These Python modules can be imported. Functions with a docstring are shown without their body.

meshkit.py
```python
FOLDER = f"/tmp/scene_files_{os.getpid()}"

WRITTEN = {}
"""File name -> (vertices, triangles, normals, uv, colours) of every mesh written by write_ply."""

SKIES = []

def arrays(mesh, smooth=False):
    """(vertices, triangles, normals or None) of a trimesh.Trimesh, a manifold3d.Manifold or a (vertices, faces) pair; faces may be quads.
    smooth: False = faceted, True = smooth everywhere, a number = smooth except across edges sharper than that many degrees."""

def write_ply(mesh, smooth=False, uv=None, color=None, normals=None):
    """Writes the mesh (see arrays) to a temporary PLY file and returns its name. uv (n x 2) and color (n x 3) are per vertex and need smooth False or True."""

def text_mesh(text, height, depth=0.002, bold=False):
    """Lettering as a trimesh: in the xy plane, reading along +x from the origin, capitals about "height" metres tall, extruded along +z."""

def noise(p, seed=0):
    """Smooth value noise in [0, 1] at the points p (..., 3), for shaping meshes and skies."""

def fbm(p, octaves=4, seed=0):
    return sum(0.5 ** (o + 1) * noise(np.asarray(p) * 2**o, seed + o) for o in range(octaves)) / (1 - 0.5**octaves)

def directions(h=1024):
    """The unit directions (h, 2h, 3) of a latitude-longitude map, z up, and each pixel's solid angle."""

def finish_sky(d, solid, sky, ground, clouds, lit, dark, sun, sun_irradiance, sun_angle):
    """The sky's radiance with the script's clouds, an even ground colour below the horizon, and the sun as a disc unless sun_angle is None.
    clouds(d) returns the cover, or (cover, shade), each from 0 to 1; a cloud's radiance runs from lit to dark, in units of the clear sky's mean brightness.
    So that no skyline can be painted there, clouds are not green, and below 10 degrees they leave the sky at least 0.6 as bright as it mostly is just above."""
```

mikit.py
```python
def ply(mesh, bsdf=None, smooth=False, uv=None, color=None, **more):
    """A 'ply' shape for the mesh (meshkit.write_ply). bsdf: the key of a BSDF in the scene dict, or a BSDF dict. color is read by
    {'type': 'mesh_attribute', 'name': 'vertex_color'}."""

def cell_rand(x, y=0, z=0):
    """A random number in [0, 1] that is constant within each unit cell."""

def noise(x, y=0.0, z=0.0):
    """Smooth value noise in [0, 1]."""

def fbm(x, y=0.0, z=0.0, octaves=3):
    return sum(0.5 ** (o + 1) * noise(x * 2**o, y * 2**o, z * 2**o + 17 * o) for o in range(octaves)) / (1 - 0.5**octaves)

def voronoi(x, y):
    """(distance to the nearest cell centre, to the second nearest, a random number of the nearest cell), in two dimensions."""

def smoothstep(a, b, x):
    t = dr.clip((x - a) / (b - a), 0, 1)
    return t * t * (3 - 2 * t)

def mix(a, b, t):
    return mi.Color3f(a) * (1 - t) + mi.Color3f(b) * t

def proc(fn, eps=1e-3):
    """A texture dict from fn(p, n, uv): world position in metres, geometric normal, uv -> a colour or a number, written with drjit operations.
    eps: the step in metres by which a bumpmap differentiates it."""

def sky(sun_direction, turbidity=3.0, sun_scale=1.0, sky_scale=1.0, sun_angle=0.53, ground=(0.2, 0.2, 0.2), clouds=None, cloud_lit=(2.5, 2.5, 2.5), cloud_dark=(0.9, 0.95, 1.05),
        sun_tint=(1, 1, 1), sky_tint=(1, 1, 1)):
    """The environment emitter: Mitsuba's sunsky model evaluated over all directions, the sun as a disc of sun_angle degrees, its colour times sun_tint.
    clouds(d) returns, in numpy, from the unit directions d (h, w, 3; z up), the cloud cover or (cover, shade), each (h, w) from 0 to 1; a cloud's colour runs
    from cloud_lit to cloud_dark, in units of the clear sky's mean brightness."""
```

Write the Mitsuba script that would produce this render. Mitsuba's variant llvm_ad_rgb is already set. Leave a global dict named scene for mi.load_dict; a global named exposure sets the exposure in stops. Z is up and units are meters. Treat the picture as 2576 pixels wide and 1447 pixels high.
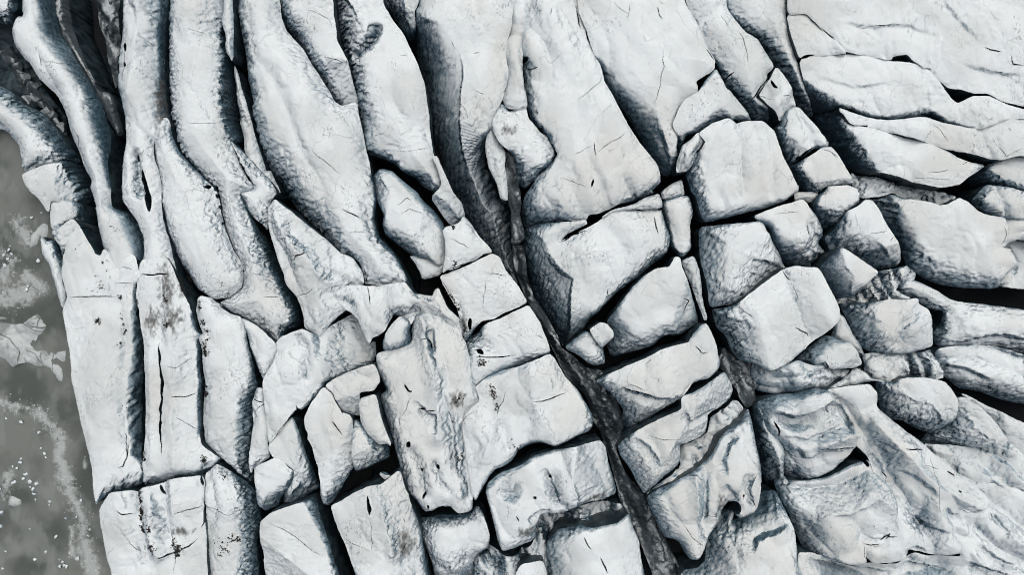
import math, re
import numpy as np, trimesh, shapely, drjit as dr, mitsuba as mi, mikit, meshkit
from shapely.geometry import Polygon, MultiPolygon, LineString
from scipy import sparse
from scipy.sparse import csgraph
from scipy.spatial import Delaunay, cKDTree
from meshkit import noise, fbm

# ---------------------------------------------------------------- camera, light, exposure
H = 100.0                                    # flying height above the general ice surface, metres
WIDTH = 128.8                                # metres of ice across the frame
T = mi.ScalarTransform4f
scene, labels = {'type': 'scene'}, {}
scene['camera'] = {'type': 'perspective', 'fov_axis': 'x', 'fov': 2 * math.degrees(math.atan(WIDTH / 2 / H)), 'near_clip': 1.0, 'far_clip': 5000.0,
                   'to_world': T().look_at(origin=[0, 0, H], target=[0, 0, 0], up=[0, 1, 0])}
scene['sky'] = mikit.sky((0.22, 0.55, 0.80), turbidity=3, sun_scale=0.40, sun_angle=60, sun_tint=(0.81, 0.96, 1.18), clouds=lambda d: (np.ones(d.shape[:2]), 1 - np.clip(d[..., 2], 0, 1)),
                         cloud_lit=(0.95, 1.01, 1.07), cloud_dark=(0.36, 0.38, 0.41), ground=(0.5, 0.5, 0.5))
exposure = 2.12

# ---------------------------------------------------------------- materials
def mixc(a, b, t): return mi.Color3f(*a) * (1 - t) + mi.Color3f(*b) * t if isinstance(a, tuple) else a * (1 - t) + mi.Color3f(*b) * t
STAINS = []                                  # (x, y, rx, ry) of grit-stained patches, metres; filled below
def ice_color(p, n, uv):
    big = mikit.fbm(p.x * 0.16, p.y * 0.16, p.z * 0.1, octaves=3)
    fine = mikit.fbm(p.x * 3.1, p.y * 3.1, p.z * 3.1, octaves=2)
    crust = mixc((0.84, 0.86, 0.88), (0.72, 0.73, 0.735), mikit.smoothstep(0.42, 0.72, big))
    warm = mikit.smoothstep(0.50, 0.74, mikit.fbm(p.x * 0.11 + 3.0, p.y * 0.07, 33.0, octaves=4))
    crust = mixc(crust, (0.72, 0.705, 0.685), warm * 0.6)
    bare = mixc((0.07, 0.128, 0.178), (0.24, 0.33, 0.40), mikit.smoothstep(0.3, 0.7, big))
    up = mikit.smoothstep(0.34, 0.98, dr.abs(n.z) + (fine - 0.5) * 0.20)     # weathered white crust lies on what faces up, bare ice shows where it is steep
    bare = mixc(bare, (0.02, 0.04, 0.055), 1 - mikit.smoothstep(0.14, 0.52, dr.abs(n.z) + (fine - 0.5) * 0.3))     # near-black shade painted onto the steepest walls
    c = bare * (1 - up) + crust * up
    wx, wy = p.x + 2.2 * mikit.fbm(p.x * 0.45, p.y * 0.45, 5.0, octaves=3), p.y + 2.2 * mikit.fbm(p.x * 0.45, p.y * 0.45, 25.0, octaves=3)
    f1, f2, _ = mikit.voronoi(wx * 0.24, wy * 0.15)
    g1, g2, _ = mikit.voronoi(wx * 0.7 + 9.0, wy * 0.45)
    hair = (1 - mikit.smoothstep(0.004, 0.022, f2 - f1)) * mikit.smoothstep(0.56, 0.72, mikit.noise(p.x * 0.35, p.y * 0.35, 40.0)) * 0.8
    hair = dr.maximum(hair, (1 - mikit.smoothstep(0.006, 0.04, g2 - g1)) * mikit.smoothstep(0.72, 0.84, mikit.noise(p.x * 0.4, p.y * 0.4, 70.0)) * 0.8)
    grain = mikit.noise(p.x * 9.0, p.y * 9.0, p.z * 9.0)
    c = c * (1 - 0.30 * hair) * (0.955 + 0.09 * grain)
    rock = mikit.smoothstep(0.70, 0.80, mikit.noise(p.x * 7.0, p.y * 4.0, p.z * 4.0)) * mikit.smoothstep(0.60, 0.78, mikit.fbm(p.x * 0.3, p.y * 0.18, 60.0, octaves=3))
    c = mixc(c, (0.25, 0.25, 0.25), rock * 0.6)
    st = mi.Float(0)
    for x, y, rx, ry in STAINS:
        q = dr.square((p.x - x) / rx) + dr.square((p.y - y) / ry)
        st = dr.maximum(st, dr.exp(-1.4 * q))
    grit = mikit.fbm(p.x * 3.2, p.y * 1.7, p.z, octaves=5)
    return mixc(c, (0.09, 0.085, 0.08), 0.9 * mikit.smoothstep(0.44, 0.72, grit * 0.62 + st * 0.36))
def ice_bump(p, n, uv):
    return mikit.fbm(p.x * 4.2, p.y * 4.2, p.z * 4.2, octaves=2)
WATER_ICE = []                               # points along the belts of frazil ice on the lake
def water_color(p, n, uv):
    a = mikit.fbm(p.x * 0.22, p.y * 0.22, 3.0, octaves=4)
    b = mikit.fbm(p.x * 2.6, p.y * 2.6, 9.0, octaves=3)
    c = mixc((0.095, 0.103, 0.094), (0.20, 0.206, 0.192), mikit.smoothstep(0.3, 0.7, a))
    d = mi.Float(9)
    for (x0, y0, x1, y1, w) in WATER_ICE:
        ex, ey = x1 - x0, y1 - y0
        t = dr.clip(((p.x - x0) * ex + (p.y - y0) * ey) / (ex * ex + ey * ey), 0, 1)
        d = dr.minimum(d, dr.sqrt(dr.square(p.x - x0 - t * ex) + dr.square(p.y - y0 - t * ey)) / w)
    f = mikit.smoothstep(0.42, 0.80, b * 0.55 + a * 0.55 - 0.42 * d + 0.20)
    g = mikit.smoothstep(0.52, 0.70, mikit.fbm(p.x * 0.6, p.y * 0.35, 14.0, octaves=4)) * 0.35      # thin skin of new ice
    return mixc(mixc(c, (0.30, 0.31, 0.305), g), (0.52, 0.535, 0.53), f * 0.75)
scene['glacier_ice'] = {'type': 'bumpmap', 'scale': 0.12, 'arbitrary': mikit.proc(ice_bump, 0.02),
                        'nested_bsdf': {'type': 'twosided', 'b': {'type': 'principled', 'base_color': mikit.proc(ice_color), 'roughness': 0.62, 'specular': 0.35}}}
def dark_streaked_color(p, n, uv):  # near-black to grey ice, pale streaks where it faces up
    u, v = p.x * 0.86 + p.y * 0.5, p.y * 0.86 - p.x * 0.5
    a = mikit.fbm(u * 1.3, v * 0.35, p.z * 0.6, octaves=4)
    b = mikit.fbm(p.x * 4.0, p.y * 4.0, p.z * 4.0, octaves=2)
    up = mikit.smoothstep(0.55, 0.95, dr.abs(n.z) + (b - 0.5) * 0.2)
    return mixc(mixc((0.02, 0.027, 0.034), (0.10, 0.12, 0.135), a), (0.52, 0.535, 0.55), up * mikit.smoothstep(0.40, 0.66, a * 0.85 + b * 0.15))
def shade_painted_color(p, n, uv):  # teal deep ice, with the crevasse shade painted in as near-black
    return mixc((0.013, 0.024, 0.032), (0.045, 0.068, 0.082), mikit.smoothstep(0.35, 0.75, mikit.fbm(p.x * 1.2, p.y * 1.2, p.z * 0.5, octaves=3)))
scene['shade_painted_ice'] = {'type': 'twosided', 'b': {'type': 'principled', 'base_color': mikit.proc(shade_painted_color), 'roughness': 0.5, 'specular': 0.35}}
def floe_color(p, n, uv):
    a = mikit.fbm(p.x * 0.5, p.y * 0.5, 2.0, octaves=4)
    b = mikit.fbm(p.x * 3.0, p.y * 3.0, 2.0, octaves=3)
    return mixc((0.24, 0.25, 0.25), (0.56, 0.575, 0.58), mikit.smoothstep(0.30, 0.62, a * 0.7 + b * 0.35))
scene['floe_ice'] = {'type': 'twosided', 'b': {'type': 'principled', 'base_color': mikit.proc(floe_color), 'roughness': 0.6, 'specular': 0.35}}
scene['dirty_ice'] = {'type': 'twosided', 'b': {'type': 'principled', 'base_color': mikit.proc(dark_streaked_color), 'roughness': 0.6, 'specular': 0.35}}
scene['silty_water'] = {'type': 'twosided', 'b': {'type': 'principled', 'base_color': mikit.proc(water_color), 'roughness': 0.28, 'specular': 0.3}}
scene['painted_shade_floor'] = {'type': 'twosided', 'b': {'type': 'principled', 'base_color': {'type': 'rgb', 'value': [0.025, 0.027, 0.03]}, 'roughness': 0.9, 'specular': 0.1}}  # floor colour kept near black to paint in the crevasse darkness
scene['dark_gravel'] = {'type': 'twosided', 'b': {'type': 'principled', 'base_color': {'type': 'rgb', 'value': [0.02, 0.018, 0.016]}, 'roughness': 0.9, 'specular': 0.1}}

# ---------------------------------------------------------------- helpers
S = WIDTH / 2576.0                           # metres per unit of the survey sketch the outlines are noted in (sheets A to I, three units to one)
SHEET = {c: (858.8 * (i % 3), 482.2 * (i // 3)) for i, c in enumerate('ABCDEFGHI')}
def pts(s):
    out, o = [], None
    for tok in s.split():
        if tok in SHEET: o = SHEET[tok]
        else:
            x, y = tok.split(',')
            out.append(((o[0] + float(x) / 3 - 1288) * S, -(o[1] + float(y) / 3 - 723.5) * S))
    return np.array(out)
def at_height(p, z):                         # plan position of a point surveyed from the air that lies z above the datum
    return p * ((H - np.asarray(z)) / H)[..., None] if np.ndim(z) else p * ((H - z) / H)
def poly(p):
    g = Polygon(p)
    if not g.is_valid: g = g.buffer(0)
    if isinstance(g, MultiPolygon): g = max(g.geoms, key=lambda a: a.area)
    return Polygon(g.exterior)
def chaikin(p, n=1, q=0.12):
    for _ in range(n):
        a = np.roll(p, -1, 0)
        p = np.stack([p * (1 - q) + a * q, p * q + a * (1 - q)], 1).reshape(-1, 2)
    return p
def ring(p, step):                           # resample a closed ring
    p = np.vstack([p, p[:1]]); l = np.r_[0, np.cumsum(np.hypot(*np.diff(p, axis=0).T))]
    n = max(8, int(l[-1] / step)); t = np.linspace(0, l[-1], n, endpoint=False)
    return np.stack([np.interp(t, l, p[:, 0]), np.interp(t, l, p[:, 1])], 1)
def ring_open(p, step):
    l = np.r_[0, np.cumsum(np.hypot(*np.diff(p, axis=0).T))]; t = np.linspace(0, l[-1], max(6, int(l[-1] / step)))
    return np.stack([np.interp(t, l, p[:, 0]), np.interp(t, l, p[:, 1])], 1)
def p3(p, z=0.0): return np.column_stack([p, np.full(len(p), z) if np.ndim(z) == 0 else z])
def vnoise(p, f, seed): return np.stack([fbm(p3(p) * f, 3, seed) - 0.5, fbm(p3(p) * f, 3, seed + 50) - 0.5], 1)
_r = np.random.default_rng(5)
def worley(p, size, seed, aspect=1.0, ang=0.0):           # 0 in the middle of a cup, 1 on the crest between cups
    c, s = math.cos(ang), math.sin(ang)
    q = np.stack([(p[:, 0] * c + p[:, 1] * s) / size / aspect, (-p[:, 0] * s + p[:, 1] * c) / size], 1)
    lo, hi = np.floor(q.min(0)) - 2, np.ceil(q.max(0)) + 3
    gx, gy = np.meshgrid(np.arange(lo[0], hi[0]), np.arange(lo[1], hi[1]))
    g = np.stack([gx.ravel(), gy.ravel()], 1)
    j = np.stack([noise(p3(g * 1.0 + 0.0, 7.0) , seed), noise(p3(g, 3.0), seed + 9)], 1)
    d, _ = cKDTree(g + j).query(q, k=2)
    return np.clip(1 - (d[:, 1] - d[:, 0]) * 1.3, 0, 1)
_taken = {}
def numbered(name):
    k = _taken.get(name, 0); _taken[name] = k + 1
    return name if k == 0 else '%s_%03d' % (name, k)
def put(key, v, f, bsdf, normals=None, smooth=False):
    path = meshkit.write_ply((v, f), smooth, normals=normals)
    scene[key] = {'type': 'ply', 'filename': path, 'face_normals': meshkit.WRITTEN[path][2] is None, 'bsdf': {'type': 'ref', 'id': bsdf}}
def tag(key, label, cat, group=None, kind=None):
    labels[key] = {'label': label, 'category': cat}
    if group: labels[key]['group'] = group
    if kind: labels[key]['kind'] = kind
SURF = []                                    # surface samples, to stand small things on
FLOOR = -13.0
CRACKS, CRACK_TREE = [], None
def crack(w, s, taper=True):
    """A fissure: w units wide, along the points s."""
    w = w * (0.38 if w < 12 else 0.6 if w < 18 else 0.85)
    p = pts(s); l = np.r_[0, np.cumsum(np.hypot(*np.diff(p, axis=0).T))]
    t = np.linspace(0, l[-1], max(4, int(l[-1] / 0.25)))
    q = np.stack([np.interp(t, l, p[:, 0]), np.interp(t, l, p[:, 1])], 1)
    q = q + vnoise(q, 0.9, 3) * 0.35
    d = np.gradient(q, axis=0); d /= np.linalg.norm(d, axis=1, keepdims=True) + 1e-9
    nrm = np.stack([-d[:, 1], d[:, 0]], 1)
    u = t / l[-1]
    hw = w / 3 * S * 0.5 * (np.minimum(1, 4 * np.minimum(u, 1 - u)) if taper else 1) * (0.35 + 1.3 * fbm(p3(q) * 1.3, 2, 8)) + 0.006
    CRACKS.append(poly(np.vstack([q + nrm * hw[:, None], (q - nrm * hw[:, None])[::-1]])))
def hole(s): CRACKS.append(poly(chaikin(pts(s), 2, 0.25)))
def lattice(b, h, seed):
    x0, y0, x1, y1 = b
    ny, nx = int((y1 - y0) / (h * 0.866)) + 2, int((x1 - x0) / h) + 2
    gx, gy = np.meshgrid(np.arange(nx), np.arange(ny))
    r = np.random.default_rng(seed)
    q = np.stack([x0 + (gx + 0.5 * (gy % 2)) * h, y0 + gy * h * 0.866], -1).reshape(-1, 2)
    return q + r.uniform(-0.22, 0.22, q.shape) * h
COUNT = [0]
def ice(name, label, cat, outline, top='', z=0.0, k=1.3, cap=7.0, rough=1.0, ridges=(), group=None, base=FLOOR, tilt=(0, 0), wild=0.25, fine=0.13, side=None, bsdf='glacier_ice', arch=0.35, folds=None, join=0.10, steps=(), facet=None):
    global CRACK_TREE
    if CRACK_TREE is None: CRACK_TREE = shapely.STRtree(CRACKS)
    key = numbered(name); tag(key, label, cat, group)
    if side: labels[key + '__side_face'] = {'label': side}
    seed = sum(map(ord, label)) % 9973
    k, cap = k * 1.35, cap * 1.25
    o2 = ring(chaikin(pts(outline)), 0.22)
    t2 = ring(chaikin(pts(top)), 0.12) if top else o2
    tp = poly(at_height(t2, z))
    # how far each point of the foot lies below the crown
    tb = cKDTree(np.array(tp.exterior.coords)); o0 = at_height(o2, z)
    g, j = tb.query(o0)
    inside = shapely.contains_xy(tp, *o0.T)
    g = np.where(inside | (g < 0.22), 0, g)
    q = np.array(tp.exterior.coords)[j]; d = (o0 - q) / np.maximum(g, 1e-6)[:, None]; r = np.linalg.norm(o0, axis=1)
    c = -(d * o0).sum(1) / np.maximum(r, 1e-6)
    drop = np.minimum(cap, k * g)
    drop = np.where(c > 0.05, np.minimum(drop, 0.72 * g * H / np.maximum(r * c, 1e-3)), drop)
    o3 = at_height(o2, z - drop)
    o3 = o3 + vnoise(o3, 0.55, seed) * min(0.18, 0.08 * math.sqrt(tp.area)) + vnoise(o3, 2.6, seed + 5) * 0.10
    op, o3_ = poly(o3), o3
    if join and base == FLOOR: op = poly(np.array(op.buffer(join, join_style=2, mitre_limit=1.5).exterior.coords)); o3 = ring(np.array(op.exterior.coords)[:-1], 0.22); foot_drop = drop[cKDTree(o3_).query(o3)[1]]
    else: foot_drop = drop
    if top: tp = poly(np.array(tp.exterior.coords)).intersection(op.buffer(-0.02))
    else: tp = op
    if isinstance(tp, MultiPolygon): tp = max(tp.geoms, key=lambda a: a.area)
    for _ in range(2): foot_drop = 0.5 * foot_drop + 0.25 * (np.roll(foot_drop, 1) + np.roll(foot_drop, -1))
    footT = cKDTree(o3)
    edgeT = cKDTree(ring(np.array(op.exterior.coords)[:-1], 0.06))
    crownT = cKDTree(ring(np.array(tp.exterior.coords)[:-1], 0.06))
    cen = np.array(op.centroid.coords[0])
    deepest = max(0.5, edgeT.query((lambda a: a[shapely.contains_xy(op, *a.T)] if shapely.contains_xy(op, *a.T).any() else np.array([cen]))(lattice(op.bounds, 0.5, 1)))[0].max())
    R_ = np.random.default_rng(seed); ang, asp, frq, stp = R_.uniform(-0.2, 1.3), R_.uniform(1.2, 2.3), R_.uniform(0.85, 1.35), R_.uniform(0.65, 1.1)
    pieces = op
    hit = [CRACKS[i] for i in CRACK_TREE.query(op)]
    if hit: pieces = op.difference(shapely.union_all(hit))
    pieces = [a for a in getattr(pieces, 'geoms', [pieces]) if a.area > min(0.25, 0.4 * op.area)]
    feats = [(h, w, LineString(at_height(pts(s), z))) for h, w, s in ridges]
    def face_span(fa):
        u = (np.array(op.exterior.coords) - cen) @ np.array([math.cos(fa), math.sin(fa)]); return u.min(), u.max()
    def height(p):
        de, _ = edgeT.query(p)
        ins = shapely.contains_xy(tp, *p.T)
        dt, _ = crownT.query(p); dt = np.where(ins, 0, dt)
        dd, jj = footT.query(p, k=min(9, len(o3))); w = 1 / (dd + 0.08); dp = (foot_drop[jj] * w).sum(1) / w.sum(1)
        t = dt / np.maximum(dt + de, 1e-6)
        s = 0.25 * t ** 1.2 + 0.75 * t ** 2.4
        zt = z + (p - cen) @ np.array(tilt)
        dome = np.where(ins, np.exp(-np.minimum(de, crownT.query(p)[0]) / 0.30) * 0.05 + np.exp(-np.minimum(de, crownT.query(p)[0]) / 2.6) * 0.18, 0.23)
        zz = zt - dp * s - dome * (0.3 + 0.7 * np.minimum(1, rough))
        zz -= 0.05 * np.exp(-de / 0.12)
        zz -= arch * np.clip(1 - de / min(deepest, 4.0), 0, 1) ** 2
        if folds:
            fa, fl, fh = folds
            u = (p[:, 0] * math.cos(fa) + p[:, 1] * math.sin(fa)) / fl + 1.6 * (fbm(p3(p) * 0.13, 3, 44) - 0.5) * 4 / fl * 1.2
            fr = u - np.floor(u); am = np.clip(fbm(p3(p) * 0.16, 2, 91) * 2.4 - 0.5, 0.1, 1.2)
            zz += fh * am * (np.where(fr < 0.7, fr / 0.7, (1 - fr) / 0.3) - 0.5)
        if facet:                             # one more cleaved face, dipping towards an angle
            fa, part, fs = facet; u = (p - cen) @ np.array([math.cos(fa), math.sin(fa)]) + 0.9 * (fbm(p3(p) * 0.16, 2, seed % 40) - 0.5)
            lo_, hi_ = face_span(fa); u0 = hi_ - part * (hi_ - lo_)
            zz -= fs * np.maximum(0, u - u0)
        for h, w_, s in steps:                # ledges: a drop on the right hand of the line, running out over w metres
            l = ring_open(at_height(pts(s), z), 0.15); l = l + vnoise(l, 0.6, 71) * 0.5
            d, j = cKDTree(l).query(p); tg = np.gradient(l, axis=0)[j]; q = p - l[j]
            sd = (tg[:, 1] * q[:, 0] - tg[:, 0] * q[:, 1]) / (np.linalg.norm(tg, axis=1) + 1e-9)
            ends = np.clip(np.minimum(j, len(l) - 1 - j) / (0.22 * len(l)), 0, 1)
            zz -= h * ends * np.clip(sd / 0.35, 0, 1) * np.clip(1 - d / w_, 0, 1)
        for h, w_, l in feats:
            dl = shapely.distance(shapely.points(p), l); u = np.clip(1 - dl / w_, 0, 1)
            zz += h * u * (0.45 + 0.55 * u)
        P = p3(p, 1.7)
        W = p + vnoise(p, 0.3, 15) * 1.6                     # sculpted facets that meet in creases
        W = np.stack([W[:, 0] * 0.93 + W[:, 1] * 0.36, (W[:, 1] * 0.93 - W[:, 0] * 0.36) * 0.5], 1)
        fac = np.abs(2 * noise(p3(W * 0.30), seed % 50) - 1); fac2 = np.abs(2 * noise(p3(W * 0.75), 60 + seed % 50) - 1)
        zz += (fbm(P * 0.20, 2, seed % 50) - 0.5) * 2.0 * wild + (fac - 0.45) * 1.5 * wild + (fac2 - 0.45) * 0.55 * wild ** 1.3
        return zz, np.clip(t * 4, 0, 1), de
    V, F, N, SV, SF = [], [], [], [], []; part_t, piece = [], []
    nv = ns = 0
    for pc in pieces:
        rings = [ring(np.array(x.coords)[:-1], 0.14) for x in [pc.exterior, *pc.interiors] if Polygon(x).area > 0.01]
        bd = np.vstack(rings)
        q = lattice(pc.bounds, fine, seed)
        q = q[shapely.contains_xy(pc, *q.T)]
        if len(q):
            deep = shapely.contains_xy(tp, *q.T) & (crownT.query(q)[0] > 0.5)
            q = np.vstack([q[~deep], (lambda a: a[shapely.contains_xy(pc, *a.T) & shapely.contains_xy(tp, *a.T) & (crownT.query(a)[0] > 0.5)])(lattice(pc.bounds, fine * 1.3, seed + 1))])
            q = q[cKDTree(bd).query(q)[0] > 0.075]
        p = np.vstack([bd, q]); p = p + np.random.default_rng(1).uniform(-1e-5, 1e-5, p.shape)
        tri = Delaunay(p).simplices
        m = p[tri].mean(1); tri = tri[shapely.contains_xy(pc, *m.T)]
        a = p[tri[:, 1]] - p[tri[:, 0]]; b = p[tri[:, 2]] - p[tri[:, 0]]
        ar = a[:, 0] * b[:, 1] - a[:, 1] * b[:, 0]
        tri = np.where((ar < 0)[:, None], tri[:, ::-1], tri)[np.abs(ar) > 1e-9]
        zz, t, de = height(p)
        v = p3(p, zz)
        fn = np.cross(v[tri[:, 1]] - v[tri[:, 0]], v[tri[:, 2]] - v[tri[:, 0]])
        n = np.zeros_like(v)
        for i in range(3): np.add.at(n, tri[:, i], fn)
        n /= np.linalg.norm(n, axis=1, keepdims=True) + 1e-12
        # melt cups on the steep faces, faint ripples on the crown
        steep = np.clip((0.93 - n[:, 2]) / 0.35, 0, 1)
        w = p + vnoise(p, 1.2, 4) * 0.5
        c_, s_ = math.cos(ang), math.sin(ang)
        w = np.stack([(w[:, 0] * c_ + w[:, 1] * s_) / asp, -w[:, 0] * s_ + w[:, 1] * c_], 1)
        pit = noise(p3(w * frq / 0.31), 11) * 0.62 + noise(p3(w * frq / 0.18), 12) * 0.38 - 0.5
        pit = np.where(pit < 0, pit * 1.6, pit * 1.1)
        fold = np.clip(fbm(p3(p) * 0.25, 3, 5) * 2.2 - 0.35, 0.15, 1.3)
        lump = fbm(p3(p) * 1.3, 3, 77) - 0.5
        st = np.maximum(steep, 0.7 * np.minimum(1, t))
        amp = rough * (0.12 * fold + 0.31 * st * stp * (0.45 + 0.55 * fold))
        disp = (amp * pit + lump * 0.14 * st * rough) * np.clip(de / 0.35, 0.1, 1)
        v = v + n * disp[:, None]
        fn = np.cross(v[tri[:, 1]] - v[tri[:, 0]], v[tri[:, 2]] - v[tri[:, 0]])
        n = np.zeros_like(v)
        for i in range(3): np.add.at(n, tri[:, i], fn)
        n /= np.linalg.norm(n, axis=1, keepdims=True) + 1e-12
        V.append(v); N.append(n); F.append(tri + nv); part_t.append(t[tri].mean(1)); piece.append(np.full(len(tri), len(piece))); nv += len(v)
        SURF.append(v[::7])
        # the broken wall below the rim
        e = np.vstack([tri[:, [0, 1]], tri[:, [1, 2]], tri[:, [2, 0]]])
        code = np.sort(e, 1) @ np.array([len(p), 1]); _, first, cnt = np.unique(code, return_index=True, return_counts=True)
        e = e[first[cnt == 1]]
        ids = np.unique(e); re_ = np.full(len(p), -1); re_[ids] = np.arange(len(ids))
        rim = v[ids]; out = np.zeros((len(ids), 2))
        ev = v[e[:, 1], :2] - v[e[:, 0], :2]; on = np.stack([ev[:, 1], -ev[:, 0]], 1)
        np.add.at(out, re_[e[:, 0]], on); np.add.at(out, re_[e[:, 1]], on); out /= np.linalg.norm(out, axis=1, keepdims=True) + 1e-9
        lev = [0, 0.25, 0.6, 1.1, 1.8, 2.8, 4.2, 6.5, 99]
        rows = []
        for L in lev:
            r3 = rim.copy(); r3[:, 2] = np.maximum(rim[:, 2] - L, base if L < 90 else base - 0.5)
            if L > 0:
                off = (fbm(np.column_stack([rim[:, :2] * 0.8, r3[:, 2] * 0.8]), 3, 40) - 0.5) * 0.5 * min(1, L / 0.6) - 0.02 * L
                r3[:, :2] += out * np.minimum(off, 0.04 * min(1, L))[:, None]
            rows.append(r3)
        K = len(ids); SV.append(np.vstack(rows)); a, b = re_[e[:, 0]], re_[e[:, 1]]
        for i in range(len(lev) - 1):
            SF.append(np.vstack([np.stack([b, a, a + K], 1), np.stack([b, a + K, b + K], 1)]) + np.array([[i * K]]) + ns)
        # quads above index rows i and i+1
        ns += K * len(lev)
    if not V: raise ValueError(label)
    V, N, F, pt, piece = np.vstack(V), np.vstack(N), np.vstack(F), np.hstack(part_t), np.hstack(piece)
    SV, SF = np.vstack(SV), np.vstack(SF)
    sn = trimesh.Trimesh(SV, SF, process=False)
    fn = np.cross(SV[SF[:, 1]] - SV[SF[:, 0]], SV[SF[:, 2]] - SV[SF[:, 0]]); n2 = np.zeros_like(SV)
    for i in range(3): np.add.at(n2, SF[:, i], fn)
    n2 /= np.linalg.norm(n2, axis=1, keepdims=True) + 1e-12
    def sub(mask):
        f = F[mask]; u, inv = np.unique(f, return_inverse=True); return V[u], inv.reshape(-1, 3), N[u]
    # crown, flanks and broken walls, each unbroken stretch of surface a part of its own
    def pieces_of(f):
        g = sparse.coo_matrix((np.ones(3 * len(f)), (f.ravel(), np.roll(f, 1, 1).ravel())), shape=(f.max() + 1,) * 2)
        return sparse.csgraph.connected_components(g, directed=False)[1][f[:, 0]]
    flank = pt >= 0.1
    for lab, small in ((True, 150), (False, 150)):
        idx = np.nonzero(flank == lab)[0]
        if len(idx):
            c = pieces_of(F[idx]); cnt = np.bincount(c)
            flank[idx[cnt[c] < small]] = not lab
    for part, lab in (('top_face', False), ('side_face', True)):
        idx = np.nonzero(flank == lab)[0]
        if not len(idx): continue
        c = pieces_of(F[idx]); order = np.argsort(-np.bincount(c))
        big = [k for k in order if (c == k).sum() > 60] or [order[0]]
        for i, k in enumerate(big):
            v, f, n = sub(idx[(c == k) if i else ((c == k) | ~np.isin(c, big))])
            put('%s__%s%s' % (key, part, '_%03d' % i if i else ''), v, f, bsdf, n)
    if side and key + '__side_face' not in scene: labels.pop(key + '__side_face')
    c = pieces_of(SF); order = np.argsort(-np.bincount(c)); order = [k for k in order if (c == k).any()]
    for i, k in enumerate(order):
        f = SF[c == k]; u, inv = np.unique(f, return_inverse=True)
        put(key + '__crevasse_wall' + ('_%03d' % i if i else ''), SV[u], inv.reshape(-1, 3), 'shade_painted_ice' if base == FLOOR else bsdf, n2[u])
    COUNT[0] += len(F) + len(SF)
    return key
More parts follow.
